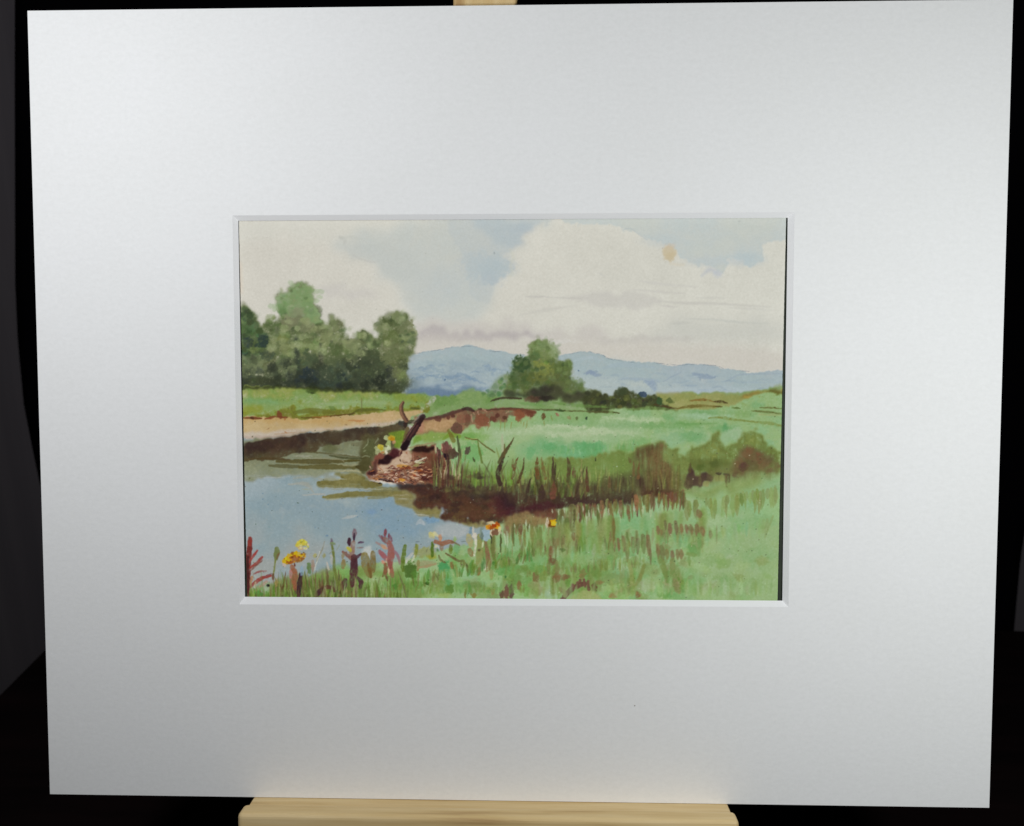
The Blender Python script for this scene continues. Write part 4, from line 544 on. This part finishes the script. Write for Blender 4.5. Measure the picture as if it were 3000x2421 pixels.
tp('C2', '250,1060 290,975 370,925 480,910 570,920 490,1000 430,1065 330,1100', (40, 18, 22), .95, 1.5); tp('C2', '460,880 540,830 600,860 590,930 520,950 460,930', (72, 32, 36), .9, 1.8); tp('C2', '200,1000 270,890 360,880 360,930 280,980 240,1060', (124, 76, 62), .8, 2); tp('C2', '780,850 880,800 1130,770 1150,830 1040,880 900,905 840,880', (42, 20, 18), .95, 1.5); ts('C2', '700,830 880,790 1120,740', 26, (150, 132, 100), .8, 1.3)
tp('C2', '110,1180 180,1060 220,1010 240,1130 180,1230 110,1260', (84, 50, 46), .8, 2); tp('C2', '120,1180 160,1150 200,1200 160,1260 110,1240', (52, 24, 32), .8, 1.5)
rt = [(226, 196, 174), (210, 160, 120), (120, 64, 52), (78, 38, 36), (196, 128, 66), (150, 96, 76), (60, 30, 32), (222, 186, 160)]
for _ in range(150):
    x, y = rg.uniform(130, 1350), rg.uniform(1130, 1370)
    if x < 240 and y < 1200: continue
    l = rg.uniform(30, 110); d = rg.normal(0, .35); c = rt[rg.integers(8)] if x < 850 else rt[rg.choice([2, 3, 5, 6, 2, 3, 1])]
    stroke(pt_('C2', f'{x},{y} {x + l * .5},{y + l * .5 * d - 8} {x + l},{y + l * d}'), rg.uniform(2, 5), c, rg.uniform(.5, .85), .9, taper=(.3, .2), wob=.6)
for s, w, c in (('C2:560,1100 640,1110 760,1120', 70, (182, 132, 70)), ('C2:600,1160 720,1140 790,1160', 50, (130, 72, 44)), ('C2:600,1320 680,1330', 60, (196, 138, 62)), ('C2:820,1100 900,1090', 60, (150, 140, 92)), ('C2:830,1040 950,1000 1020,970', 34, (206, 196, 172)), ('C2:840,1050 990,1050', 40, (172, 174, 132)), ('C2:260,1120 330,1180', 30, (176, 128, 104)), ('C2:600,1000 620,1040', 26, (84, 60, 44)), ('C2:640,1020 740,1060 800,1030', 14, (140, 100, 80)), ('C2:810,900 815,1060', 24, (150, 112, 92)), ('C2:700,880 720,920', 30, (160, 112, 90)), ('C2:430,1130 480,1105 550,1150', 20, (130, 84, 70)), ('C2:640,860 600,940', 26, (70, 34, 34)), ('C2:1180,1140 1280,1200', 22, (186, 130, 74)), ('C2:1210,1230 1235,1250', 24, (206, 166, 140)), ('C2:900,1350 980,1362', 18, (226, 196, 160)), ('C2:270,1320 380,1330 500,1360', 40, (34, 18, 22)), ('C2:480,1310 510,1350', 20, (226, 206, 196)), ('C2:300,1310 410,1325', 12, (214, 186, 172)), ('C2:120,1100 140,1140', 22, (190, 150, 140)), ('C2:180,1240 200,1260', 24, (190, 156, 146)), ('C2:260,1380 310,1385', 26, (40, 30, 24)), ('C2:870,1130 960,1090', 20, (84, 46, 34)), ('C2:400,1240 520,1270', 14, (204, 150, 134)), ('C2:740,1260 850,1300', 14, (222, 176, 140)), ('C2:800,1240 860,1270', 26, (150, 70, 40)), ('C2:860,1180 960,1180', 40, (150, 84, 46)), ('C2:1370,1340 1400,1390', 26, (180, 120, 60))):
    tt, s = s.split(':'); ts(tt, s, w, c, .85, 1.2, taper=(.4, .3))
for s, w, c in (('C2:1155,790 1170,880', 24, (206, 166, 140)), ('C2:1265,770 1270,860', 30, (196, 160, 130)), ('C2:1190,820 1215,930', 36, (88, 48, 46)), ('C2:1225,850 1240,1000', 44, (86, 50, 50)), ('C2:1190,880 1190,950', 20, (196, 150, 140)), ('C2:1330,740 1340,880', 80, (112, 76, 70)), ('C2:1280,780 1300,900', 36, (110, 70, 62)), ('C2:1400,730 1430,830', 16, (196, 180, 150)), ('C2:1230,1090 1280,1160', 60, (68, 40, 42)), ('C2:1300,980 1330,1120', 26, (160, 110, 84)), ('C2:1360,980 1370,1180 1380,1380', 60, (80, 58, 44)), ('C2:1390,1000 1410,1120', 24, (170, 150, 110)), ('C2:1310,930 1330,980', 80, (44, 24, 34)), ('C2:1440,860 1440,980', 90, (88, 70, 56))):
    tt, s = s.split(':'); ts(tt, s, w, c, .85, 1.3, taper=(.6, .4))
blades(70, (1270, 1350), [(1270, 1425), (1350, 1432)], (30, 118), (3, 7), [(96, 66, 52), (84, 58, 46), (120, 128, 74), (108, 84, 58), (124, 156, 96), (70, 50, 42)], (.4, .8), .1)
blades(12, (1280, 1350), [(1280, 1400), (1350, 1405)], (20, 60), (2, 4), [(186, 170, 130), (160, 186, 136), (196, 176, 146)], (.4, .7), .12)
for _ in range(80):
    x, y = rg.uniform(140, 1050), rg.uniform(950, 1370)
    if y < 1390 - x * .45 - 100: continue
    l = rg.uniform(25, 80); s_ = rg.choice([-1, 1]); c = [(48, 26, 26), (70, 44, 36), (222, 200, 182), (84, 52, 42), (200, 170, 140), (40, 22, 24)][rg.integers(6)]
    stroke(pt_('C2', f'{x},{y} {x + l * .4},{y - s_ * rg.uniform(8, 26)} {x + l},{y + rg.normal(0, 14)}'), rg.uniform(1.4, 3.2), c, rg.uniform(.5, .85), .8, taper=(.4, .2), wob=.4)
for _ in range(40):
    x, y = rg.uniform(1300, 1410), rg.uniform(1395, 1445)
    blob(x, y, rg.uniform(5, 13), rg.uniform(4, 10), [(88, 62, 48), (70, 50, 42), (104, 82, 56), (112, 112, 66), (60, 44, 40)][rg.integers(5)], rg.uniform(.25, .5), rg.uniform(2, 5), wob=2)
# yellow flowers by the mound
for x, y, rx, ry, c in ((390, 660, 40, 40, (176, 186, 140)), (420, 760, 40, 70, (160, 176, 120)), (240, 860, 40, 60, (164, 170, 128)), (340, 860, 60, 50, (180, 184, 130)), (420, 820, 40, 40, (190, 196, 160)), (470, 665, 56, 50, (186, 152, 48)), (480, 690, 40, 26, (176, 124, 30)), (510, 730, 30, 26, (190, 140, 110)), (300, 800, 52, 46, (190, 174, 72)), (310, 830, 34, 24, (168, 150, 50)), (390, 890, 20, 40, (222, 216, 190)), (330, 890, 30, 20, (170, 120, 80))): tb('C2', x, y, rx, ry, c, .85, 1.6, wob=2)
for s in ('20,830 90,760 100,680', '210,750 250,690 250,660', '0,970 60,950 130,965', '60,850 30,880', '0,1230 60,1260'): ts('C2', s, 22, (150, 156, 132), .6, 1.5, taper=(.3, .3))
# dead branch and driftwood post
ts('C2', '590,440 680,420 760,410 860,415', 70, (66, 58, 44), .92, 1.5, taper=(.5, .7)); ts('C2', '640,410 720,405 830,400', 16, (120, 112, 92), .6, 1.2); tb('C2', 640, 440, 60, 44, (66, 66, 62), .8, 2); tb('C2', 690, 460, 40, 46, (56, 40, 36), .8, 2); tb('C2', 765, 500, 22, 36, (190, 176, 164), .85, 1.5)
ts('C2', '720,520 690,640 640,740', 60, (104, 86, 56), .8, 1.5, taper=(1, .4)); ts('C2', '650,96 612,170 622,250 660,330 700,390', 64, (118, 88, 68), .95, 1.2, taper=(.6, 1)); ts('C2', '660,110 640,180 652,250 690,340 720,390', 26, (82, 58, 50), .8, 1.3); ts('C2', '640,100 602,170 612,250 650,340', 10, (158, 128, 104), .6, 1)
ts('C2', '960,325 900,420 800,570 720,700 660,815', 112, (50, 30, 32), .97, 1.2, taper=(.7, .85)); ts('C2', '900,340 850,430 760,560 690,670 640,760', 26, (122, 92, 82), .8, 1.4, taper=(.5, .3)); ts('C2', '880,470 820,560 760,650', 30, (104, 66, 62), .6, 2); ts('C2', '870,400 900,340 960,312 985,330', 44, (62, 50, 48), .9, 1.4); ts('C2', '790,440 850,380 920,300 980,280', 26, (170, 160, 150), .55, 2); ts('C2', '720,740 670,820', 90, (30, 12, 20), .8, 2)

# --- foreground flowers and grasses
tp('S', '700,1760 700,1722 760,1726 820,1700 880,1690 960,1660 1020,1672 1080,1660 1140,1676 1200,1690 1200,1790 700,1790', (118, 130, 80), .75, 6, wob=6, col2=(104, 130, 72)); tp('C6', '1400,640 1600,600 1700,800 2100,700 2151,800 2151,1090 1560,1090 1400,960', (120, 162, 100), .8, 6, wob=4, col2=(108, 154, 96)); tp('C6', '1780,780 2050,760 2060,860 1850,880', (152, 172, 134), .6, 6); tp('C6', '1850,350 1900,380 1900,500 1840,480 1780,420', (196, 194, 184), .7, 3)
tp('S', '700,1770 700,1738 780,1740 850,1715 960,1700 1040,1712 1100,1735 1100,1770', (86, 88, 52), .5, 8, wob=5)
blades(130, (800, 1010), [(800, 1745), (1010, 1730)], (22, 70), (3, 7), [(112, 92, 62), (128, 124, 78), (104, 120, 64), (138, 132, 98), (84, 96, 52), (96, 66, 48)], (.4, .75), .12)
blades(90, (720, 1010), [(720, 1755), (1010, 1755)], (10, 34), (4, 9), [(84, 118, 56), (104, 132, 66), (78, 62, 36), (120, 140, 76)], (.4, .7), .15)
for s, w, c, a in (('C6:160,240 150,400 130,600 130,800 120,1060', 84, (108, 48, 42), .92), ('C6:160,230 155,330', 70, (138, 62, 54), .65), ('C6:130,500 130,1060', 40, (62, 28, 28), .7), ('C6:265,410 210,480 150,570', 40, (146, 66, 60), .85), ('C6:330,500 250,590 160,660', 46, (140, 64, 56), .85), ('C6:330,550 220,650 140,720', 24, (112, 64, 52), .7), ('C6:390,705 290,710 210,745', 26, (136, 84, 80), .7), ('C6:450,770 330,800 220,880 170,930', 56, (140, 68, 60), .85), ('C6:470,740 380,780', 20, (112, 88, 96), .6), ('C6:400,850 300,930', 56, (170, 130, 110), .6), ('C6:190,780 160,900', 40, (168, 104, 66), .6), ('C6:230,940 240,860', 30, (190, 186, 160), .7),
                   ('C6:545,380 540,450 530,530', 84, (108, 118, 76), .85), ('C6:570,450 545,520', 40, (112, 86, 60), .6), ('C6:520,540 510,650 490,760', 26, (112, 118, 66), .85), ('C6:490,750 490,820', 40, (96, 66, 44), .7), ('C6:530,820 540,920', 40, (168, 124, 80), .6), ('C6:840,330 900,290 960,310', 90, (196, 176, 60), .8), ('C6:970,300 990,370', 30, (112, 116, 66), .6), ('C6:860,360 900,380', 70, (190, 152, 108), .7), ('C6:650,560 700,520 760,480 820,440', 84, (196, 150, 20), .9), ('C6:640,550 690,570', 70, (200, 160, 34), .8), ('C6:720,570 800,520 880,520', 110, (150, 86, 34), .85), ('C6:800,450 880,480 930,460', 46, (204, 164, 30), .85), ('C6:840,560 920,520', 60, (136, 90, 34), .8), ('C6:800,590 805,630', 30, (96, 46, 34), .8), ('C6:640,600 660,630', 50, (206, 172, 150), .6), ('C6:760,640 800,740 790,850 810,960', 90, (140, 92, 66), .75), ('C6:740,700 740,800', 50, (168, 112, 104), .7), ('C6:890,750 870,880 850,1070', 76, (62, 38, 46), .9), ('C6:880,700 930,600 1010,440', 30, (150, 156, 164), .6), ('C6:900,650 900,760', 60, (128, 150, 172), .6), ('C6:1000,600 1010,720', 70, (88, 116, 76), .7), ('C6:1100,1070 1150,1000 1220,940', 70, (72, 46, 48), .85), ('C6:1200,930 1330,940 1370,990', 60, (92, 62, 46), .8), ('C6:1160,420 1120,560 1080,700', 22, (196, 196, 180), .7), ('C6:1225,280 1190,400 1110,560', 16, (130, 124, 100), .7), ('C6:1325,240 1330,330', 40, (104, 92, 100), .7), ('C6:1320,310 1370,310', 50, (112, 128, 96), .7), ('C6:1335,350 1360,500 1365,650 1400,820 1430,900', 46, (104, 112, 60), .85), ('C6:1300,450 1330,420', 14, (120, 120, 100), .6), ('C6:1440,330 1400,400', 20, (130, 140, 120), .6), ('C6:1090,470 1090,500', 60, (160, 150, 80), .6), ('C6:1220,470 1215,500', 60, (140, 134, 76), .6), ('C6:1060,560 1060,700', 60, (150, 118, 98), .6), ('C6:1260,580 1290,680', 30, (196, 180, 156), .7), ('C6:1320,480 1330,600', 40, (180, 170, 150), .6),
                   ('C6:1655,120 1650,200', 76, (120, 100, 104), .85), ('C6:1650,170 1645,270', 36, (64, 44, 58), .9), ('C6:1580,240 1585,330', 54, (66, 42, 52), .92), ('C6:1640,290 1620,430 1640,520', 80, (136, 106, 92), .85), ('C6:1710,300 1780,285', 34, (86, 66, 84), .85), ('C6:1700,370 1780,365', 24, (124, 104, 100), .7), ('C6:1560,370 1600,410', 60, (172, 166, 70), .75), ('C6:1490,430 1560,480 1640,560', 56, (122, 86, 76), .85), ('C6:1750,455 1690,510 1650,570', 40, (84, 54, 60), .85), ('C6:1650,500 1650,640 1640,780 1625,900', 120, (84, 50, 52), .9), ('C6:1650,560 1650,700', 100, (74, 40, 48), .6), ('C6:1700,800 1750,870 1730,950', 70, (82, 56, 56), .88), ('C6:1520,830 1505,900 1510,960', 90, (84, 56, 54), .88), ('C6:1560,1000 1560,1020', 60, (124, 88, 64), .7), ('C6:1540,960 1520,1010', 40, (176, 156, 116), .6), ('C6:1500,560 1490,650', 80, (128, 112, 74), .7), ('C6:1800,480 1830,620 1880,760', 150, (122, 110, 66), .75), ('C6:1920,440 1920,600 1930,700', 90, (116, 100, 60), .75), ('C6:1850,600 1890,790', 50, (110, 88, 48), .7), ('C6:1500,450 1480,520', 50, (130, 116, 86), .6),
                   ('C6:2095,120 2090,220', 44, (120, 92, 100), .85), ('C6:2010,190 2060,260 2100,300', 34, (120, 92, 96), .8), ('C6:1970,290 2030,330 2090,370', 40, (150, 120, 112), .75), ('C6:2090,590 2090,700 2060,780', 40, (112, 92, 56), .75), ('C6:2120,640 2110,800', 30, (120, 90, 66), .75)):
    tt, s = s.split(':'); ts(tt, s, w, c, a, 1.4, taper=(.7, .6), gran=.18)
tb('C6', 418, 916, 26, 20, (14, 16, 16), .95, 1.2); tb('C6', 390, 950, 44, 36, (150, 166, 140), .8, 2); tb('C6', 290, 1030, 60, 40, (80, 134, 80), .7, 3); tb('C6', 1260, 195, 18, 10, (110, 128, 160), .6, 1.5); tb('C6', 430, 68, 16, 8, (120, 142, 146), .6, 1.5)
dabs(pt_('C6', '640,480 820,420 940,430 960,500 880,560 700,600 620,580'), 34, (1.5, 4), [(222, 184, 40), (204, 158, 20), (150, 96, 30), (110, 70, 34)], (.6, .9), (.7, 1.2)); dabs(pt_('C6', '830,290 920,250 990,320 980,380 860,380'), 22, (1.5, 4), [(214, 196, 90), (176, 166, 70), (130, 130, 60), (222, 196, 150)], (.5, .8), (.7, 1.2))
for s, w, c, a in (('C7:45,110 40,190', 46, (122, 76, 84), .9), ('C7:-10,200 30,280', 36, (120, 80, 84), .85), ('C7:95,170 90,240', 30, (112, 68, 78), .85), ('C7:110,200 140,270', 40, (124, 88, 96), .8), ('C7:40,250 90,290', 100, (128, 100, 92), .85), ('C7:100,300 130,420 110,540 110,640', 110, (142, 94, 86), .85), ('C7:0,340 60,380', 60, (190, 142, 110), .75), ('C7:-40,420 20,480 60,540', 70, (146, 92, 94), .8), ('C7:10,560 30,590', 60, (196, 130, 110), .7), ('C7:180,420 230,500 250,600', 50, (140, 104, 108), .75), ('C7:45,600 40,720 60,800', 50, (128, 92, 66), .8), ('C7:130,640 130,720 150,780', 70, (142, 100, 78), .8), ('C7:90,640 100,760', 26, (200, 176, 136), .7), ('C7:70,790 70,830', 50, (96, 84, 54), .7), ('C7:100,560 110,660', 70, (130, 76, 70), .6), ('C7:60,520 60,580', 22, (214, 170, 140), .6),
                   ('C7:330,340 310,450 290,600 300,700', 62, (92, 112, 52), .92), ('C7:490,320 488,450', 30, (92, 104, 50), .85), ('C7:500,330 480,430 470,500', 50, (130, 136, 72), .7), ('C7:715,290 715,400 715,490', 50, (82, 108, 46), .9), ('C7:430,440 370,520 340,580', 46, (186, 184, 172), .7), ('C7:460,480 430,560', 36, (196, 192, 164), .6), ('C7:520,560 510,690', 50, (128, 116, 70), .7), ('C7:520,650 640,630 770,600', 40, (154, 130, 98), .7), ('C7:640,390 630,430', 14, (100, 100, 84), .6), ('C7:480,285 530,278', 8, (84, 88, 96), .7), ('C7:1130,285 1190,280', 12, (96, 104, 96), .75), ('C7:1030,100 1070,98', 10, (112, 118, 130), .6),
                   ('C7:690,170 720,220', 90, (190, 180, 116), .75), ('C7:740,150 790,200', 60, (206, 196, 140), .7), ('C7:825,190 830,260', 60, (178, 128, 98), .8), ('C7:760,280 850,310 960,280 1010,290', 70, (140, 96, 72), .85), ('C7:1000,280 1060,310 1110,340', 26, (112, 92, 60), .8), ('C7:850,330 850,400', 60, (130, 100, 72), .7), ('C7:980,340 980,440', 60, (104, 116, 58), .8), ('C7:1040,220 1040,270', 50, (128, 164, 104), .75), ('C7:760,350 780,350', 50, (206, 196, 150), .7), ('C7:800,350 810,370', 20, (220, 210, 180), .7), ('C7:910,450 990,500 1080,550 1150,560', 36, (104, 84, 54), .85), ('C7:810,480 840,550 900,580', 34, (104, 92, 58), .75), ('C7:990,590 1010,660', 60, (128, 104, 62), .75), ('C7:1150,560 1160,640', 80, (112, 112, 66), .8), ('C7:860,420 870,560', 24, (150, 172, 130), .6), ('C7:920,380 930,440', 30, (150, 178, 140), .6),
                   ('C7:1240,200 1270,330', 110, (158, 150, 108), .85), ('C7:1250,400 1280,470', 90, (134, 112, 76), .8), ('C7:1330,180 1340,300 1320,480', 40, (206, 196, 172), .75), ('C7:1390,200 1400,350 1380,550 1380,740', 90, (132, 136, 86), .85), ('C7:1390,660 1380,750', 60, (128, 108, 66), .7), ('C7:1475,280 1500,400 1520,500', 60, (128, 108, 76), .85), ('C7:1500,440 1520,560 1510,650', 80, (132, 104, 78), .85), ('C7:1450,560 1470,680', 44, (196, 184, 160), .75), ('C7:1580,150 1580,350 1600,540', 60, (108, 112, 66), .85), ('C7:1560,100 1560,300', 24, (62, 66, 44), .8), ('C7:1700,180 1690,430', 24, (84, 88, 56), .8), ('C7:1440,290 1430,360', 30, (190, 200, 164), .7), ('C7:1530,660 1490,710', 40, (150, 136, 96), .6), ('C7:1560,700 1560,800', 60, (136, 138, 90), .55)):
    tt, s = s.split(':'); ts(tt, s, w, c, a, 1.4, taper=(.7, .6), gran=.18)
for x, y, rx, ry, c in ((1390, 405, 20, 20, (92, 84, 52)), (645, 880, 32, 26, (48, 74, 34)), (1210, 620, 12, 24, (70, 84, 52)), (1275, 600, 14, 34, (100, 140, 100)), (1765, 785, 12, 20, (54, 104, 66)), (1590, 590, 20, 20, (70, 112, 64)), (190, 930, 40, 50, (80, 124, 68)), (790, 400, 14, 20, (84, 120, 76)), (1710, 530, 10, 14, (80, 118, 76)), (200, 1050, 90, 40, (96, 116, 60)), (1190, 1040, 14, 60, (118, 100, 56)), (1310, 1050, 34, 40, (124, 112, 60)), (1580, 1000, 34, 40, (134, 124, 76))): tb('C7', x, y, rx, ry, c, .8, 1.8)
for x, y, ry, c in ((1717, 1040, 60, (100, 76, 60)), (1780, 1000, 110, (112, 84, 68)), (1850, 1000, 110, (98, 76, 66)), (1960, 900, 70, (128, 104, 68))): tb('C7', x, y, 34, ry, c, .9, 1.6)
# orange and blue blossoms at the water's edge
for x, y, rx, ry, c in ((1610, 150, 90, 40, (196, 180, 150)), (1500, 75, 26, 34, (206, 140, 24)), (1540, 70, 40, 36, (196, 116, 22)), (1560, 80, 34, 34, (150, 80, 24)), (1630, 40, 50, 44, (172, 84, 22)), (1640, 75, 50, 26, (214, 160, 40)), (1600, 50, 30, 30, (150, 66, 20)), (1625, 145, 50, 50, (112, 82, 60)), (1680, 100, 24, 30, (206, 190, 140)), (1560, 10, 60, 20, (206, 190, 150)), (1268, 125, 32, 44, (112, 132, 152)), (1430, 150, 40, 70, (124, 138, 130)), (1485, 180, 62, 84, (146, 164, 178)), (1430, 200, 20, 60, (104, 116, 110)), (1300, 120, 20, 50, (190, 184, 168)), (1330, 190, 30, 40, (206, 194, 176))): tb('C7', x, y, rx, ry, c, .9, 1.6)
for x, y, rx, ry, c in ((860, 945, 70, 60, (120, 80, 30)), (885, 930, 62, 42, (206, 160, 24)), (890, 950, 40, 30, (214, 176, 50)), (835, 950, 24, 40, (112, 66, 24)), (800, 940, 26, 60, (190, 176, 150))): tb('C4', x, y, rx, ry, c, .9, 1.5)
tp('C3', '1150,780 1300,700 1480,690 1620,740 1680,830 1650,900 1560,960 1420,980 1280,960 1200,880', (172, 172, 168), .6, 5)
blades(50, (1150, 1560), [(1150, 1740), (1560, 1735)], (10, 34), (4, 10), [(92, 128, 66), (120, 150, 90), (112, 120, 68), (96, 140, 88)], (.25, .5), .2)
blades(110, (1000, 1560), [(1000, 1760), (1300, 1700), (1560, 1640)], (14, 46), (4, 11), [(92, 132, 70), (84, 116, 58), (120, 112, 66), (108, 92, 58), (150, 182, 140), (76, 124, 76)], (.25, .6), .18)
blades(90, (1540, 2270), [(1540, 1755), (1900, 1740), (2270, 1740)], (14, 60), (5, 14), [(122, 156, 104), (140, 172, 124), (156, 184, 142), (128, 146, 92)], (.2, .45), .12, soft=(1.5, 3))
blades(60, (1560, 2270), [(1560, 1610), (1900, 1580), (2270, 1520)], (20, 60), (6, 16), [(124, 164, 112), (152, 182, 140), (134, 152, 100), (118, 168, 122)], (.2, .42), .1, True, soft=(2, 4))
blades(130, (705, 1200), [(705, 1764), (1200, 1764)], (20, 95), (3, 8), [(96, 128, 64), (120, 112, 70), (84, 104, 50), (132, 150, 96), (104, 82, 56), (150, 160, 120)], (.3, .6), .15)
# --- pigment specks and granulation over everything below the sky
dabs(pt_('S', '700,1170 2290,1170 2270,1755 720,1750'), 260, (.8, 1.8), [(50, 60, 40), (70, 50, 40), (60, 76, 60)], (.25, .6), (.6, 1), wob=.4)
dabs(pt_('S', '1220,1170 2290,1200 2270,1755 1300,1755'), 70, (.8, 2), [(190, 206, 178), (206, 200, 170)], (.3, .6), (.6, 1), wob=.4)
dabs(pt_('S', '705,650 2295,645 2290,1000 705,900'), 18, (.8, 1.5), [(150, 146, 138)], (.25, .5), (.6, 1), wob=.4); tb('A2', 876, 470, 10, 13, (140, 146, 148), .5, 1.3); tb('A3', 1560, 110, 12, 9, (168, 172, 168), .4, 1.5)
w_ = np.clip((np.arange(CH) - 300) / 120, .2, 1)[:, None, None]
C += (w_ * (2.4 * N_fi + .9 * N_hi)[..., None] * np.clip((255 - C) / 130, .35, 1))
C = np.where(C < 135, C * (1 - .22 * (1 - C / 135)), C)     # strokes dry darker where pigment is thick
gs = np.clip((C[..., 1] - np.maximum(C[..., 0], C[..., 2])) / 30, 0, 1)
C += gs[..., None] * np.array([2.5, -3, -10])                  # sap green leans to yellow
bs = np.clip((C[..., 2] - C[..., 0]) / 22, 0, 1)
C += bs[..., None] * np.array([-1, 1, -3.5])
C = np.clip(C, 6, 250)
# ------------------------------------------------------------------ the mounted picture
pic = empty('mounted_picture', TILT @ Matrix.Translation((0, YB, 0)))
tag(pic, 'river landscape watercolour in a wide white mat, resting on the pine easel ledge', 'picture')
def L(v): return (v[0], v[1] - YB, v[2])
# mat board with its opening
out = [(-MW / 2, MH / 2), (MW / 2, MH / 2), (MW / 2, -MH / 2), (-MW / 2, -MH / 2)]
op_o = [(-.1475, .1037), (.1459, .1041), (.1462, -.1028), (-.1473, -.1038)]
op_i = [(-.1451, .1012), (.1430, .1015), (.1435, -.1000), (-.1448, -.1002)]
vs = [L((x, y, 0)) for x, y in out] + [L((x, y, 0)) for x, y in op_o] + [L((x, y, -T_MAT)) for x, y in out] + [L((x, y, -T_MAT)) for x, y in op_i]
fs = []
for i in range(4):
    j = (i + 1) % 4
    fs += [(i, 4 + i, 4 + j, j), (8 + i, 8 + j, 12 + j, 12 + i), (i, j, 8 + j, 8 + i)]
board = mesh('mat_board', vs, [f[::-1] if k % 3 == 2 else f for k, f in enumerate(fs)], m_mat, pic)
for i in range(4):
    j = (i + 1) % 4
    a, b2, c2, d2 = (L((*op_o[i], 0)), L((*op_o[j], 0)), L((*op_i[j], -T_MAT)), L((*op_i[i], -T_MAT)))
    mesh('bevel', [a, b2, c2, d2], [(0, 3, 2, 1)], m_core, board)
# dark mount sheet and grey backing board
box('mount_sheet', L((-.175, -.128, -T_MAT - .0013)), L((.175, .128, -T_MAT - .0009)), m_back, pic)
box('backing_board', L((-MW / 2 + .001, YB + .0005, Z_BACK)), L((MW / 2 - .001, MH / 2 - .001, -T_MAT - .0014)), m_board, pic)

# painted sheet: a fine grid whose vertices carry the pigment colour
PQ = [(-.1449, .1040), (.1423, .1040), (.1410, -.1030), (-.1437, -.1030)]   # sheet corners
GX, GY = 1090, 770
u = np.linspace(0, 1, GX + 1); v = np.linspace(0, 1, GY + 1)
U, V = np.meshgrid(u, v)
px = (1 - V) * ((1 - U) * PQ[0][0] + U * PQ[1][0]) + V * ((1 - U) * PQ[3][0] + U * PQ[2][0])
py = (1 - V) * PQ[0][1] + V * PQ[3][1]
rng = np.random.default_rng(5)
edge = rng.normal(0, .00006, GY + 1); edge = np.convolve(edge, np.ones(5) / 5, 'same')
px = px + edge[:, None] * (U ** 40 + (1 - U) ** 40)
pz = np.full_like(px, -T_MAT - .0004) + .00006 * np.sin(U * 9 + V * 5) + .00005 * np.sin(V * 11 - U * 4)
# where each point of the sheet lies on the drawing grid used above
ph = np.stack([px, py, pz], -1) - np.array([0.0156, 0.0291, 0.5035])
Rn = np.array([list(r) for r in R]); q = ph @ Rn.T
sx = q[..., 0] / -q[..., 2] * 2800 + 1500; sy = q[..., 1] / q[..., 2] * 2800 + 1210.5
fx = np.clip(sx - X0, 0, CW - 1.001); fy = np.clip(sy - Y0, 0, CH - 1.001)
ix = fx.astype(int); iy = fy.astype(int); ax = (fx - ix)[..., None]; ay = (fy - iy)[..., None]
col = (C[iy, ix] * (1 - ax) + C[iy, ix + 1] * ax) * (1 - ay) + (C[iy + 1, ix] * (1 - ax) + C[iy + 1, ix + 1] * ax) * ay
lin = np.where(col <= 10.3, col / 255 / 12.92, ((np.clip(col, 0, 255) / 255 + .055) / 1.055) ** 2.4)
# the colours were judged under the two lamps: divide that light out to get the pigment's own reflectance
E_ = 0
for p, k in LAMPS:
    dx, dy, dz = p[0] - px, p[1] - py, p[2]
    E_ = E_ + k / .85 * dz / (dx * dx + dy * dy + dz * dz) ** 1.5
alb = np.clip(lin / (1.06 * E_[..., None]), .004, .88)
n = (GX + 1) * (GY + 1)
co = np.stack([px, py - YB, pz], -1).reshape(-1, 3).astype(np.float32)
ii = np.arange(n).reshape(GY + 1, GX + 1)
quads = np.stack([ii[1:, :-1], ii[1:, 1:], ii[:-1, 1:], ii[:-1, :-1]], -1).reshape(-1, 4).astype(np.int32)
pm = bpy.data.meshes.new('painting')
pm.vertices.add(n); pm.vertices.foreach_set('co', co.ravel())
nq = len(quads); pm.loops.add(nq * 4); pm.loops.foreach_set('vertex_index', quads.ravel())
pm.polygons.add(nq); pm.polygons.foreach_set('loop_start', np.arange(nq, dtype=np.int32) * 4)
pm.update(calc_edges=True); pm.validate()
at = pm.attributes.new('pigment', 'FLOAT_COLOR', 'POINT')
at.data.foreach_set('color', np.concatenate([alb.reshape(-1, 3), np.ones((n, 1))], 1).astype(np.float32).ravel())
m_pt, nt, b = new_mat('watercolour_on_paper', (.7, .7, .7), .9, .15)
an = nt.nodes.new('ShaderNodeAttribute'); an.attribute_name = 'pigment'
mx = nt.nodes.new('ShaderNodeMixRGB'); mx.blend_type = 'MULTIPLY'; mx.inputs[0].default_value = 1
nt.links.new(an.outputs['Color'], mx.inputs[1])
nt.links.new(ramp(nt, noise(nt, 900, 3, objco(nt)), [(.3, (.965, .965, .96)), (.7, (1.02, 1.02, 1.02))]), mx.inputs[2])
nt.links.new(mx.outputs[0], b.inputs['Base Color'])
bump(nt, b, noise(nt, 650, 3, objco(nt)), .35, .00035)
pm.materials.append(m_pt)
pt = link(bpy.data.objects.new('painting', pm), pic)
tag(pt, 'watercolour of a river bend with trees, hills and flowering banks')

# speck: a tiny dark fleck on the mat below the picture
sp = mesh('fleck', [L((.0655 + .0003 * math.cos(t) * (1 + .3 * math.sin(3 * t)), -.157 + .00038 * math.sin(t), .00015 * (1 if k < 9 else 0))) for k, t in enumerate([i * .7 for i in range(9)])], [tuple(range(9))], m_board, board)
